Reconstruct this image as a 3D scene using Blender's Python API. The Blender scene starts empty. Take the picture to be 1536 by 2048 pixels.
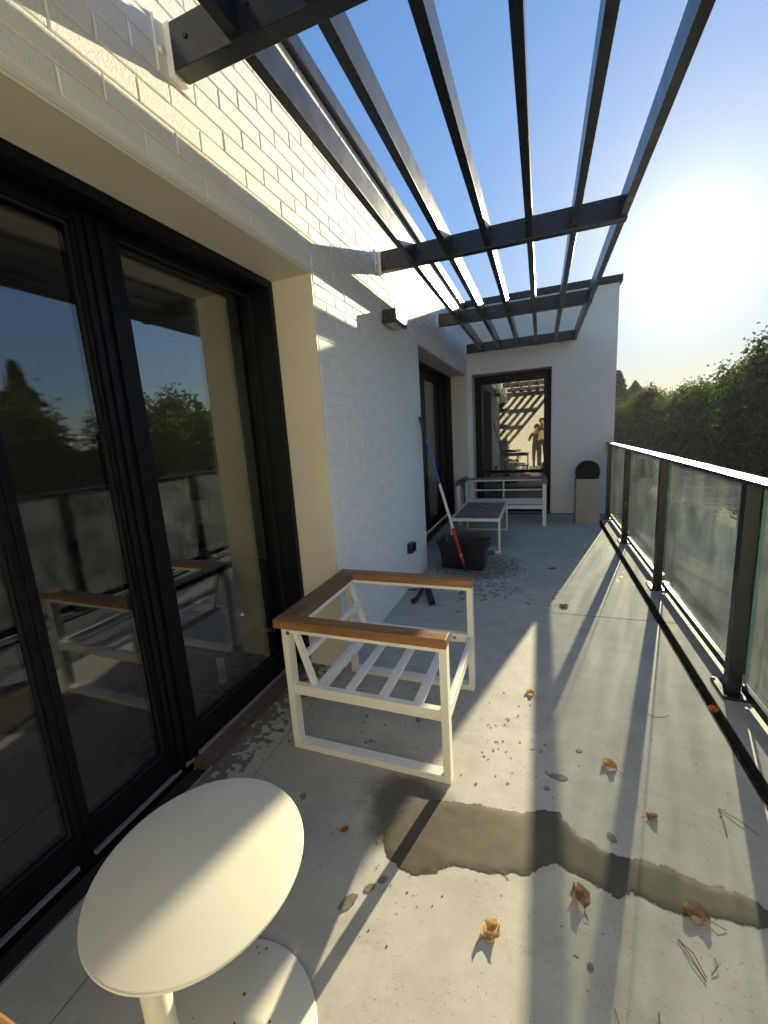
import bpy, bmesh, math, random
import numpy as np
from mathutils import Vector, Matrix
random.seed(7); rng = np.random.default_rng(11)
sc = bpy.context.scene
C = sc.collection

# ------------------------------------------------------------------ camera, sky, sun, exposure
CAM = Vector((0.0, 0.0, 1.4))
RC = Matrix(((0.9345498, 0.3501691, -0.0632324), (0.0060707, -0.1933669, -0.9811077), (-0.3557807, 0.9165101, -0.1828367)))
FPX = 821.157
cd = bpy.data.cameras.new('camera'); cam = bpy.data.objects.new('camera', cd); C.objects.link(cam)
cd.sensor_fit = 'VERTICAL'; cd.sensor_height = 36.0; cd.lens = 36.0 * FPX / 2048.0
cd.clip_start = 0.03; cd.clip_end = 600.0
m = Matrix((RC[0], -RC[1], -RC[2])).transposed().to_4x4(); m.translation = CAM
cam.matrix_world = m
sc.camera = cam
SUN_AZ, SUN_EL = math.radians(14.6), math.radians(16.5)
SDIR = Vector((math.cos(SUN_EL)*math.sin(SUN_AZ), math.cos(SUN_EL)*math.cos(SUN_AZ), math.sin(SUN_EL)))
w = bpy.data.worlds.new('World'); sc.world = w; w.use_nodes = True
nt = w.node_tree; nt.nodes.clear()
sky = nt.nodes.new('ShaderNodeTexSky'); sky.sky_type = 'NISHITA'; sky.sun_disc = False
sky.sun_elevation = SUN_EL; sky.sun_rotation = SUN_AZ; sky.air_density = 1.0; sky.dust_density = 0.25; sky.ozone_density = 1.8
bg = nt.nodes.new('ShaderNodeBackground'); bg.inputs['Strength'].default_value = 0.098
bg2 = nt.nodes.new('ShaderNodeBackground'); bg2.inputs['Color'].default_value = (1.0, 0.95, 0.86, 1)
geo = nt.nodes.new('ShaderNodeTexCoord')
dot = nt.nodes.new('ShaderNodeVectorMath'); dot.operation = 'DOT_PRODUCT'; dot.inputs[1].default_value = SDIR
def wm(op, a, b):
    n = nt.nodes.new('ShaderNodeMath'); n.operation = op; n.use_clamp = False
    for i, v in enumerate((a, b)):
        if isinstance(v, (int, float)): n.inputs[i].default_value = v
        else: nt.links.new(v, n.inputs[i])
    return n.outputs[0]
nrm = nt.nodes.new('ShaderNodeVectorMath'); nrm.operation = 'NORMALIZE'
nt.links.new(geo.outputs['Generated'], nrm.inputs[0]); nt.links.new(nrm.outputs[0], dot.inputs[0])
dp = wm('MAXIMUM', dot.outputs['Value'], 0.0)
glow = wm('ADD', wm('MULTIPLY', wm('POWER', dp, 160.0), 0.055), wm('MULTIPLY', wm('POWER', dp, 26.0), 0.032))
nt.links.new(glow, bg2.inputs['Strength'])
ad = nt.nodes.new('ShaderNodeAddShader'); wo = nt.nodes.new('ShaderNodeOutputWorld')
wb = nt.nodes.new('ShaderNodeVectorMath'); wb.operation = 'MULTIPLY'; wb.inputs[1].default_value = (0.90, 1.0, 1.14)
hs = nt.nodes.new('ShaderNodeHueSaturation'); hs.inputs['Saturation'].default_value = 1.10
lum = nt.nodes.new('ShaderNodeVectorMath'); lum.operation = 'DOT_PRODUCT'; lum.inputs[1].default_value = (0.2126, 0.7152, 0.0722)
sc_ = nt.nodes.new('ShaderNodeVectorMath'); sc_.operation = 'SCALE'
nt.links.new(sky.outputs[0], wb.inputs[0]); nt.links.new(wb.outputs[0], hs.inputs['Color']); nt.links.new(hs.outputs[0], lum.inputs[0])
nt.links.new(wm('DIVIDE', 1.12, wm('ADD', lum.outputs['Value'], 2.6)), sc_.inputs['Scale']); nt.links.new(hs.outputs[0], sc_.inputs[0]); nt.links.new(sc_.outputs[0], bg.inputs['Color'])
nt.links.new(bg.outputs[0], ad.inputs[0]); nt.links.new(bg2.outputs[0], ad.inputs[1]); nt.links.new(ad.outputs[0], wo.inputs[0])
sl = bpy.data.lights.new('sun', 'SUN'); sl.energy = 2.0; sl.angle = math.radians(0.55); sl.color = (0.82, 0.715, 0.465)
so = bpy.data.objects.new('sun', sl); C.objects.link(so); so.rotation_euler = SDIR.to_track_quat('Z', 'Y').to_euler(); so.location = SDIR*40
vs = sc.view_settings; vs.view_transform = 'Standard'; vs.look = 'None'; vs.exposure = 2.9; vs.gamma = 1.0; vs.use_curve_mapping = False
sc.cycles.max_bounces = 10; sc.cycles.transparent_max_bounces = 24; sc.cycles.diffuse_bounces = 4; sc.cycles.glossy_bounces = 5
sc.cycles.caustics_reflective = False; sc.cycles.caustics_refractive = False
sc.cycles.sample_clamp_indirect = 8.0
sc.cycles.use_denoising = True

# ------------------------------------------------------------------ helpers
def thing(name, label, cat, loc=(0, 0, 0), rz=0.0, group=None):
    o = bpy.data.objects.new(name, None); C.objects.link(o); o.location = loc; o.rotation_euler = (0, 0, rz)
    o.empty_display_size = 0.1
    o['label'] = label; o['category'] = cat
    if group: o['group'] = group
    return o
def tag(o, label, cat, group=None):
    o['label'] = label; o['category'] = cat
    if group: o['group'] = group
    return o
def put(name, me, parent=None, loc=None, rot=None, label=None):
    o = bpy.data.objects.new(name, me); C.objects.link(o)
    if parent: o.parent = parent
    if loc is not None: o.location = loc
    if rot is not None: o.rotation_euler = rot
    if label: o['label'] = label
    return o
def struct(o):
    o['kind'] = 'structure'; return o
class MB:
    """collects boxes, tubes and polygons; build() links them as one mesh object"""
    def __init__(s): s.v = []; s.f = []; s.m = []
    def add(s, vs, fs, mi=0):
        b = len(s.v); s.v += [tuple(v) for v in vs]; s.f += [tuple(i+b for i in f) for f in fs]; s.m += [mi]*len(fs); return s
    def box(s, x0, x1, y0, y1, z0, z1, mi=0, bv=0.0):
        if bv <= 0:
            vs = [(x, y, z) for z in (z0, z1) for y in (y0, y1) for x in (x0, x1)]
            return s.add(vs, [(0, 2, 3, 1), (4, 5, 7, 6), (0, 1, 5, 4), (2, 6, 7, 3), (0, 4, 6, 2), (1, 3, 7, 5)], mi)
        bm = bmesh.new(); bmesh.ops.create_cube(bm, size=1.0)
        for v in bm.verts: v.co = Vector(((x0+x1)/2+v.co.x*(x1-x0), (y0+y1)/2+v.co.y*(y1-y0), (z0+z1)/2+v.co.z*(z1-z0)))
        bmesh.ops.bevel(bm, geom=bm.edges[:], offset=bv, segments=2, affect='EDGES', profile=0.6)
        bm.verts.index_update(); vs = [v.co.copy() for v in bm.verts]; fs = [[v.index for v in f.verts] for f in bm.faces]; bm.free()
        return s.add(vs, fs, mi)
    def bar(s, a, b, wx, wy, up=(0, 0, 1), mi=0):
        a = Vector(a); b = Vector(b); d = (b-a).normalized(); u = Vector(up)
        r = d.cross(u)
        if r.length < 1e-4: r = d.cross(Vector((1, 0, 0)))
        r.normalize(); u = r.cross(d)
        vs = [p + r*(i*wx/2) + u*(j*wy/2) for p in (a, b) for (i, j) in ((-1, -1), (1, -1), (1, 1), (-1, 1))]
        return s.add(vs, [(0, 1, 2, 3), (7, 6, 5, 4), (0, 4, 5, 1), (1, 5, 6, 2), (2, 6, 7, 3), (3, 7, 4, 0)], mi)
    def tube(s, pts, rads, n=12, cap=True, mi=0):
        pts = [Vector(p) for p in pts]; k = len(pts)
        if isinstance(rads, (int, float)): rads = [rads]*k
        vs = []; ref = Vector((0.3, 0.5, 0.8)).normalized()
        for i in range(k):
            d = (pts[min(i+1, k-1)]-pts[max(i-1, 0)]).normalized()
            r = d.cross(ref)
            if r.length < 0.05: r = d.cross(Vector((1, 0, 0)))
            r.normalize(); u = r.cross(d)
            vs += [pts[i]+(r*math.cos(t)+u*math.sin(t))*rads[i] for t in [2*math.pi*j/n for j in range(n)]]
        fs = [(i*n+j, i*n+(j+1) % n, (i+1)*n+(j+1) % n, (i+1)*n+j) for i in range(k-1) for j in range(n)]
        if cap: fs += [tuple(reversed(range(n))), tuple((k-1)*n+j for j in range(n))]
        return s.add(vs, fs, mi)
    def lathe(s, prof, c=(0, 0, 0), n=32, mi=0):
        vs = []; k = len(prof)
        for (r, z) in prof: vs += [(c[0]+r*math.cos(2*math.pi*j/n), c[1]+r*math.sin(2*math.pi*j/n), c[2]+z) for j in range(n)]
        fs = [(i*n+j, i*n+(j+1) % n, (i+1)*n+(j+1) % n, (i+1)*n+j) for i in range(k-1) for j in range(n)]
        fs += [tuple(reversed(range(n))), tuple((k-1)*n+j for j in range(n))]
        return s.add(vs, fs, mi)
    def mesh(s, name, mats, smooth=False):
        me = bpy.data.meshes.new(name); me.from_pydata(s.v, [], s.f)
        for mt in (mats if isinstance(mats, (list, tuple)) else [mats]): me.materials.append(mt)
        if any(s.m): me.polygons.foreach_set('material_index', s.m)
        if smooth: me.polygons.foreach_set('use_smooth', [True]*len(me.polygons))
        bm = bmesh.new(); bm.from_mesh(me); bmesh.ops.recalc_face_normals(bm, faces=bm.faces); bm.to_mesh(me); bm.free()
        me.update(); return me
    def build(s, name, mats, parent=None, smooth=False, label=None, loc=None, rot=None, auto=False):
        me = s.mesh(name, mats, smooth or auto)
        if auto: me.set_sharp_from_angle(angle=math.radians(35))
        return put(name, me, parent, loc, rot, label)
def bx(name, x0, x1, y0, y1, z0, z1, mat, parent=None, bv=0.0, label=None):
    return MB().box(x0, x1, y0, y1, z0, z1, bv=bv).build(name, mat, parent, label=label)

# ------------------------------------------------------------------ materials
class NT:
    def __init__(s, name):
        s.mat = bpy.data.materials.new(name); s.mat.use_nodes = True; s.t = s.mat.node_tree; s.t.nodes.clear()
        s.out = s.n('ShaderNodeOutputMaterial'); s.tc = s.n('ShaderNodeTexCoord'); s.P = s.tc.outputs['Object']
    def n(s, k, **kw):
        x = s.t.nodes.new(k)
        for a, b in kw.items(): setattr(x, a, b)
        return x
    def l(s, a, b): s.t.links.new(a, b)
    def set(s, sock, v):
        if hasattr(v, 'is_linked') or isinstance(v, bpy.types.NodeSocket): s.l(v, sock)
        else: sock.default_value = v
    def math(s, op, a, b=0.0, c=None, clamp=False):
        x = s.n('ShaderNodeMath', operation=op, use_clamp=clamp); s.set(x.inputs[0], a); s.set(x.inputs[1], b)
        if c is not None: s.set(x.inputs[2], c)
        return x.outputs[0]
    def noise(s, scale, detail=3.0, rough=0.55, vec=None, dist=0.0):
        x = s.n('ShaderNodeTexNoise'); x.inputs['Scale'].default_value = scale; x.inputs['Detail'].default_value = detail
        x.inputs['Roughness'].default_value = rough; x.inputs['Distortion'].default_value = dist
        s.l(vec if vec is not None else s.P, x.inputs['Vector']); return x.outputs['Fac']
    def mapr(s, v, a, b, c=0.0, d=1.0, smooth=True):
        x = s.n('ShaderNodeMapRange'); x.interpolation_type = 'SMOOTHSTEP' if smooth else 'LINEAR'; x.clamp = True
        s.set(x.inputs[0], v)
        for i, q in enumerate((a, b, c, d)): s.set(x.inputs[i+1], q)
        return x.outputs[0]
    def mix(s, f, a, b, mode='MIX'):
        x = s.n('ShaderNodeMix', data_type='RGBA', blend_type=mode); s.set(x.inputs[0], f)
        s.set(x.inputs[6], a if not isinstance(a, tuple) else (*a[:3], 1)); s.set(x.inputs[7], b if not isinstance(b, tuple) else (*b[:3], 1))
        return x.outputs[2]
    def scalev(s, v, vec=None):
        x = s.n('ShaderNodeVectorMath', operation='MULTIPLY'); s.l(vec if vec is not None else s.P, x.inputs[0]); x.inputs[1].default_value = v; return x.outputs[0]
    def bump(s, h, strength=0.3, dist=0.004):
        x = s.n('ShaderNodeBump'); x.inputs['Strength'].default_value = strength; x.inputs['Distance'].default_value = dist; s.l(h, x.inputs['Height']); return x.outputs[0]
    def pbsdf(s, col, rough=0.5, metal=0.0, normal=None, spec=0.5, **kw):
        x = s.n('ShaderNodeBsdfPrincipled'); s.set(x.inputs['Base Color'], col if not isinstance(col, tuple) else (*col[:3], 1)); s.set(x.inputs['Roughness'], rough)
        x.inputs['Metallic'].default_value = metal; x.inputs['Specular IOR Level'].default_value = spec
        if normal is not None: s.l(normal, x.inputs['Normal'])
        for k, v in kw.items(): s.set(x.inputs[k], v)
        s.l(x.outputs[0], s.out.inputs[0]); return x
def simple(name, col, rough=0.5, metal=0.0, var=0.06, scale=9.0, bump=0.0, bscale=120.0, spec=0.5, bdist=0.002):
    t = NT(name); d = t.noise(scale, 4.0); k = t.mapr(d, 0.3, 0.7, 1.0-var, 1.0+var)
    c = t.mix(1.0, tuple(col), t.comb(k) if hasattr(t, 'comb') else k, 'MULTIPLY') if False else None
    mul = t.n('ShaderNodeVectorMath', operation='SCALE'); mul.inputs[0].default_value = col[:3]; t.l(k, mul.inputs['Scale'])
    rr = t.mapr(t.noise(scale*3.1, 3.0), 0.3, 0.7, max(0.02, rough*0.88), min(1.0, rough*1.12))
    nn = t.bump(t.noise(bscale, 3.0), bump, bdist) if bump > 0 else None
    t.pbsdf(mul.outputs[0], rr, metal, nn, spec); return t.mat

M = {}
# painted brick: off-white masonry paint, pitted skin
t = NT('painted_brick'); n1 = t.noise(2.3, 4); n2 = t.noise(190.0, 3.0, 0.7); n3 = t.noise(80.0, 4.0, 0.65)
pit = t.math('ADD', t.math('MULTIPLY', n2, 0.9), n3)
col = t.mix(t.mapr(n1, 0.3, 0.72), (0.755, 0.745, 0.71), (0.80, 0.79, 0.765))
oi_ = t.n('ShaderNodeObjectInfo'); col = t.mix(t.mapr(oi_.outputs['Random'], 0.0, 1.0, 0.0, 0.16, False), col, (0.66, 0.645, 0.61))
drip = t.noise(1.0, 4.0, 0.65, t.scalev((30.0, 30.0, 2.2))); col = t.mix(t.mapr(drip, 0.60, 0.78, 0.0, 0.22), col, (0.55, 0.52, 0.46))
dirt = t.mapr(t.noise(14.0, 5.0, 0.7), 0.62, 0.8, 0.0, 0.25)
col = t.mix(dirt, col, (0.52, 0.49, 0.42))
t.pbsdf(col, 0.62, 0.0, t.bump(pit, 0.7, 0.0034), 0.35); M['brick'] = t.mat
# painted smooth render
t = NT('painted_render'); n1 = t.noise(1.7, 5); col = t.mix(t.mapr(n1, 0.3, 0.7), (0.73, 0.695, 0.625), (0.78, 0.75, 0.69))
st = t.noise(3.0, 4.0, 0.6, t.scalev((3.0, 3.0, 0.35)))
col = t.mix(t.mapr(st, 0.56, 0.78, 0.0, 0.22), col, (0.48, 0.46, 0.41))
t.pbsdf(col, 0.6, 0.0, t.bump(t.noise(110.0, 4, 0.65), 0.22, 0.003), 0.35); M['render'] = t.mat
t = NT('reveal_paint'); n1 = t.noise(2.1, 5); col = t.mix(t.mapr(n1, 0.3, 0.7), (0.66, 0.62, 0.53), (0.70, 0.66, 0.57))
t.pbsdf(col, 0.55, 0.0, t.bump(t.noise(60.0, 4, 0.6), 0.1, 0.003), 0.4); M['reveal'] = t.mat
M['anthracite'] = simple('anthracite_coated_metal', (0.010, 0.011, 0.014), 0.30, 0.0, 0.04, 3.0, 0.0, 400.0, 0.5)
M['lamp_metal'] = simple('bronze_lamp_metal', (0.055, 0.050, 0.046), 0.36, 0.5, 0.05, 4.0)
M['frame'] = simple('window_frame_metal', (0.0032, 0.003, 0.0048), 0.42, 0.0, 0.08, 5.0, 0.02, 300.0, 0.22)
M['gasket'] = simple('rubber_gasket', (0.006, 0.006, 0.007), 0.6)
M['white_metal'] = simple('white_coated_metal', (0.76, 0.745, 0.69), 0.38, 0.0, 0.03, 7.0, 0.04, 220.0)
t = NT('cream_coated_metal'); k = t.noise(5.0, 5.0, 0.6); sm = t.noise(3.2, 6.0, 0.7, None, 1.2); fl_ = t.n('ShaderNodeTexVoronoi'); fl_.inputs['Scale'].default_value = 34.0; t.l(t.P, fl_.inputs['Vector'])
spk = t.math('MULTIPLY', t.mapr(fl_.outputs['Distance'], 0.035, 0.06, 1.0, 0.0), t.mapr(t.noise(9.0, 2.0), 0.55, 0.6))
col = t.mix(t.mapr(k, 0.3, 0.7), (0.635, 0.61, 0.50), (0.67, 0.65, 0.545)); col = t.mix(t.math('MULTIPLY', spk, 0.7), col, (0.20, 0.17, 0.12))
t.pbsdf(col, t.mapr(sm, 0.35, 0.68, 0.30, 0.58), 0.0, t.bump(t.noise(260.0, 3), 0.06, 0.002), 0.4); M['cream_metal'] = t.mat
M['steel'] = simple('zinc_steel', (0.55, 0.55, 0.53), 0.3, 1.0)
M['alu'] = simple('brushed_aluminium', (0.42, 0.44, 0.48), 0.42, 0.7)
M['chrome'] = simple('chrome', (0.9, 0.9, 0.9), 0.05, 1.0)
M['black_plastic'] = simple('black_plastic', (0.006, 0.006, 0.010), 0.45, 0.0, 0.1, 10.0, 0.06, 180.0)
M['red_pole'] = simple('red_pole_coating', (0.42, 0.012, 0.015), 0.32)
M['white_pole'] = simple('white_pole_coating', (0.62, 0.62, 0.60), 0.35)
M['blue_pole'] = simple('blue_pole_coating', (0.022, 0.06, 0.34), 0.32)
M['grey_label'] = simple('grey_label', (0.45, 0.45, 0.45), 0.5)
M['planter'] = simple('planter_fibrestone', (0.40, 0.36, 0.29), 0.75, 0.0, 0.08, 7.0, 0.15, 90.0)
M['soil'] = simple('soil', (0.03, 0.022, 0.015), 0.9)
M['teal_cloth'] = simple('teal_microfibre', (0.012, 0.13, 0.13), 0.85, 0.0, 0.2, 40.0, 0.4, 260.0)
M['sponge'] = simple('teal_sponge', (0.015, 0.14, 0.15), 0.9, 0.0, 0.2, 60.0, 0.6, 160.0)
M['gutter_dark'] = simple('gutter_dark', (0.022, 0.020, 0.018), 0.55, 0.0, 0.4, 14.0, 0.3, 60.0)
M['slot_dirt'] = simple('slot_dirt', (0.045, 0.028, 0.02), 0.85, 0.0, 0.5, 40.0, 0.6, 90.0)
M['membrane'] = simple('joint_filler', (0.06, 0.055, 0.05), 0.8)
M['room_wall'] = simple('room_plaster', (0.70, 0.67, 0.60), 0.8)
M['room_floor'] = simple('room_floor_wood', (0.10, 0.065, 0.045), 0.35, 0.0, 0.25, 5.0)
M['sofa_fabric'] = simple('slate_sofa_fabric', (0.10, 0.105, 0.125), 0.9)
M['tan_fabric'] = simple('tan_cushion_fabric', (0.26, 0.19, 0.14), 0.9)
M['red_wood'] = simple('mahogany', (0.12, 0.035, 0.025), 0.4, 0.0, 0.25, 8.0)
M['shade_cloth'] = simple('lamp_shade_linen', (0.72, 0.68, 0.58), 0.9)
M['curtain'] = simple('pale_curtain', (0.55, 0.52, 0.44), 0.9)

def glass(name, tint, f0, dirt=0.0, dirtcol=(0.5, 0.55, 0.48), rough=0.0, streak=False):
    t = NT(name); g = t.n('ShaderNodeNewGeometry')
    d = t.n('ShaderNodeVectorMath', operation='DOT_PRODUCT'); t.l(g.outputs['Normal'], d.inputs[0]); t.l(g.outputs['Incoming'], d.inputs[1])
    om = t.math('SUBTRACT', 1.0, t.math('ABSOLUTE', d.outputs['Value']), clamp=True)
    fr = t.math('ADD', f0, t.math('MULTIPLY', t.math('POWER', om, 5.0), 1.0-f0), clamp=True)
    tr = t.n('ShaderNodeBsdfTransparent'); tr.inputs[0].default_value = (*tint, 1)
    gl = t.n('ShaderNodeBsdfGlossy'); gl.inputs['Roughness'].default_value = rough
    base = tr.outputs[0]
    if dirt > 0:
        df = t.n('ShaderNodeBsdfDiffuse'); tl = t.n('ShaderNodeBsdfTranslucent')
        df.inputs[0].default_value = (*dirtcol, 1); tl.inputs[0].default_value = (*dirtcol, 1)
        ms = t.n('ShaderNodeMixShader'); ms.inputs[0].default_value = 0.6; t.l(df.outputs[0], ms.inputs[1]); t.l(tl.outputs[0], ms.inputs[2])
        a = t.noise(3.0, 5.0, 0.65); b = t.noise(9.0, 4.0, 0.6, t.scalev((4.0, 4.0, 0.5)))
        k = t.mapr(t.math('ADD', t.math('MULTIPLY', a, 0.6), t.math('MULTIPLY', b, 0.4)), 0.36, 0.66, dirt*0.35, dirt*1.6)
        m2 = t.n('ShaderNodeMixShader'); t.l(k, m2.inputs[0]); t.l(base, m2.inputs[1]); t.l(ms.outputs[0], m2.inputs[2]); base = m2.outputs[0]
    if streak:
        sv = t.noise(22.0, 3.0, 0.6, t.scalev((1.0, 3.2, 0.06)))
        nb = t.bump(sv, 0.05, 0.0012); t.l(nb, gl.inputs['Normal'])
    mx = t.n('ShaderNodeMixShader'); t.l(fr, mx.inputs[0]); t.l(base, mx.inputs[1]); t.l(gl.outputs[0], mx.inputs[2])
    t.l(mx.outputs[0], t.out.inputs[0]); return t.mat
M['glass'] = glass('window_glass', (0.80, 0.82, 0.78), 0.20)
M['glass_wet'] = glass('window_glass_wet', (0.66, 0.67, 0.68), 0.13, streak=True)
M['rail_glass'] = glass('balustrade_glass', (0.94, 0.97, 0.95), 0.045, dirt=0.19, dirtcol=(0.84, 0.92, 0.85))
M['glass_edge'] = simple('green_glass_edge', (0.10, 0.36, 0.27), 0.2)
M['bowl_glass'] = simple('teal_bowl_glass', (0.05, 0.16, 0.17), 0.12)

def wood(name, a, b, axis=0, scale=1.0, rough=0.5):
    t = NT(name); v = [26.0*scale]*3; v[axis] = 1.6*scale
    g = t.noise(1.0, 6.0, 0.62, t.scalev(tuple(v)), 0.6); g2 = t.noise(6.0, 3.0)
    col = t.mix(t.mapr(g, 0.28, 0.72), a, b); col = t.mix(t.mapr(g2, 0.35, 0.7, 0.0, 0.35), col, tuple(x*0.6 for x in a))
    t.pbsdf(col, rough, 0.0, t.bump(g, 0.12, 0.002), 0.4); return t.mat
M['teak_x'] = wood('teak_along_x', (0.20, 0.095, 0.036), (0.34, 0.175, 0.075), 0)
M['teak_y'] = wood('teak_along_y', (0.13, 0.075, 0.042), (0.22, 0.135, 0.08), 1)
M['table_wood'] = wood('grey_brown_wood', (0.15, 0.11, 0.095), (0.24, 0.185, 0.165), 1)

# concrete: cast slab, blotchy, splashed with water
def concrete(name, splash=True, base=((0.35, 0.34, 0.295), (0.47, 0.46, 0.41))):
    t = NT(name); a = t.noise(1.1, 6.0, 0.62); b = t.noise(7.0, 5.0, 0.6); c = t.noise(260.0, 2.0); d = t.noise(34.0, 4.0, 0.7)
    k = t.math('ADD', t.math('MULTIPLY', a, 0.6), t.math('MULTIPLY', b, 0.4))
    col = t.mix(t.mapr(k, 0.36, 0.64), base[0], base[1])
    col = t.mix(t.mapr(d, 0.54, 0.72, 0.0, 0.42), col, (0.26, 0.25, 0.215))
    tw = t.noise(2.2, 6.0, 0.65, t.scalev((1.0, 3.4, 1.0)), 1.6); col = t.mix(t.mapr(tw, 0.52, 0.70, 0.0, 0.30), col, (0.27, 0.26, 0.225))
    ws = t.noise(3.6, 5.0, 0.6, None, 0.8); col = t.mix(t.mapr(ws, 0.60, 0.74, 0.0, 0.34), col, (0.52, 0.51, 0.46))
    ru = t.noise(11.0, 3.0, 0.5); col = t.mix(t.mapr(ru, 0.71, 0.80, 0.0, 0.35), col, (0.24, 0.17, 0.10))
    pv = t.n('ShaderNodeTexVoronoi'); pv.inputs['Scale'].default_value = 75.0; t.l(t.P, pv.inputs['Vector'])
    pits = t.math('MULTIPLY', t.mapr(pv.outputs['Distance'], 0.10, 0.2, 1.0, 0.0), t.mapr(t.noise(5.0, 3.0), 0.44, 0.58))
    col = t.mix(t.math('MULTIPLY', pits, 0.72), col, (0.16, 0.15, 0.13))
    col = t.mix(t.mapr(c, 0.35, 0.65, 0.0, 0.16), col, (0.30, 0.29, 0.27))
    rough = 0.68; hgt = t.math('ADD', t.math('MULTIPLY', b, 0.5), t.math('SUBTRACT', t.math('MULTIPLY', c, 0.25), t.math('MULTIPLY', pits, 0.5)))
    if splash:
        xyz = t.n('ShaderNodeSeparateXYZ'); t.l(t.P, xyz.inputs[0]); X, Y = xyz.outputs[0], xyz.outputs[1]
        def blob(cx, cy, r0, r1, amp):
            q = t.math('SQRT', t.math('ADD', t.math('POWER', t.math('SUBTRACT', X, cx), 2.0), t.math('POWER', t.math('SUBTRACT', Y, cy), 2.0)))
            return t.mapr(q, r0, r1, amp, 0.0)
        sill = t.math('MULTIPLY', t.mapr(X, -1.36, -1.02, 1.0, 0.0, False), t.math('MULTIPLY', t.mapr(Y, 0.98, 1.12), t.mapr(Y, 2.0, 2.6, 1.0, 0.0)))
        D = sill
        for bb in ((-0.72, 1.75, 0.1, 0.75, 0.30), (-0.12, 1.72, 0.05, 0.5, 0.30), (-0.62, 4.15, 0.25, 0.80, 0.86), (-0.45, 3.55, 0.1, 0.7, 0.62),
                   (-0.9, 5.2, 0.2, 1.0, 0.75), (0.55, 4.1, 0.1, 0.75, 0.34), (0.1, 1.0, 0.0, 0.5, 0.22), (0.15, 6.5, 0.1, 0.6, 0.66)):
            D = t.math('MAXIMUM', D, blob(*bb))
        sp = t.noise(24.0, 2.0, 0.5, t.scalev((1.0, 1.15, 1.0)), 0.3)
        thr = t.math('SUBTRACT', 0.80, t.math('MULTIPLY', D, 0.44))
        wet = t.mapr(t.math('SUBTRACT', sp, thr), 0.0, 0.012)
        # soaked, dirty ring by the chair leg
        q = t.math('SQRT', t.math('ADD', t.math('POWER', t.math('SUBTRACT', X, -0.475), 2.0), t.math('POWER', t.math('MULTIPLY', t.math('SUBTRACT', Y, 1.25), 1.05), 2.0)))
        q = t.math('ADD', q, t.math('MULTIPLY', t.math('SUBTRACT', t.noise(7.0, 4.0, 0.65), 0.5), 0.16))
        soak = t.mapr(q, 0.11, 0.215, 0.9, 0.0)
        col = t.mix(soak, col, (0.085, 0.07, 0.055))
        col = t.mix(t.math('MULTIPLY', wet, 0.80), col, (0.075, 0.066, 0.054))
        rough = t.math('SUBTRACT', 0.70, t.math('ADD', t.math('MULTIPLY', wet, 0.26), t.math('MULTIPLY', soak, 0.25)), clamp=True)
    t.pbsdf(col, rough, 0.0, t.bump(hgt, 0.25, 0.004), 0.4); return t.mat
M['concrete'] = concrete('cast_concrete')
M['concrete_kerb'] = concrete('cast_concrete_kerb', False)
t = NT('wet_concrete'); k = t.noise(6.0, 5.0, 0.6); col = t.mix(t.mapr(k, 0.3, 0.7), (0.066, 0.058, 0.040), (0.115, 0.103, 0.072))
t.pbsdf(col, t.mapr(t.noise(20.0, 3.0), 0.3, 0.7, 0.30, 0.48), 0.0, t.bump(t.noise(120.0, 3), 0.08, 0.002), 0.45); M['wet'] = t.mat
t = NT('water_film'); at = t.n('ShaderNodeAttribute', attribute_name='edge'); e0 = at.outputs['Fac']
wob = t.math('ADD', t.math('MULTIPLY', t.math('SUBTRACT', t.noise(26.0, 5.0, 0.6), 0.5), 0.042), t.math('MULTIPLY', t.math('SUBTRACT', t.noise(130.0, 3.0), 0.5), 0.010))
e = t.math('ADD', e0, wob); k = t.noise(5.0, 5.0, 0.6); k2 = t.noise(17.0, 4.0, 0.6)
col = t.mix(t.mapr(k, 0.3, 0.7), (0.070, 0.060, 0.039), (0.098, 0.085, 0.057)); col = t.mix(t.mapr(k2, 0.5, 0.75, 0.0, 0.3), col, (0.14, 0.125, 0.09))
col = t.mix(t.mapr(e, 0.0, 0.012, 0.55, 0.0), col, (0.055, 0.047, 0.032))
p_ = t.pbsdf(col, t.mapr(k2, 0.35, 0.65, 0.46, 0.62), 0.0, t.bump(t.math('ADD', t.math('MULTIPLY', t.mapr(e, 0.0, 0.008), 1.0), t.math('MULTIPLY', t.noise(150.0, 3), 0.10)), 0.22, 0.0025), 0.3)
tb = t.n('ShaderNodeBsdfTransparent'); mx = t.n('ShaderNodeMixShader'); t.l(t.mapr(e, -0.001, 0.0022), mx.inputs[0]); t.l(tb.outputs[0], mx.inputs[1]); t.l(p_.outputs[0], mx.inputs[2]); t.l(mx.outputs[0], t.out.inputs[0]); M['film'] = t.mat
M['drop'] = simple('water_drop', (0.17, 0.155, 0.125), 0.35, 0.0, 0.15, 30.0)
t = NT('wet_board'); k = t.noise(1.0, 5.0, 0.6, t.scalev((60.0, 3.0, 3.0))); k2 = t.noise(26.0, 3.0, 0.5)
col = t.mix(t.mapr(k, 0.3, 0.7), (0.075, 0.058, 0.045), (0.13, 0.105, 0.085)); col = t.mix(t.mapr(k2, 0.62, 0.66, 0.0, 0.7), col, (0.25, 0.24, 0.22))
t.pbsdf(col, 0.4, 0.0, t.bump(k, 0.2, 0.002)); M['wet_board'] = t.mat

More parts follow.
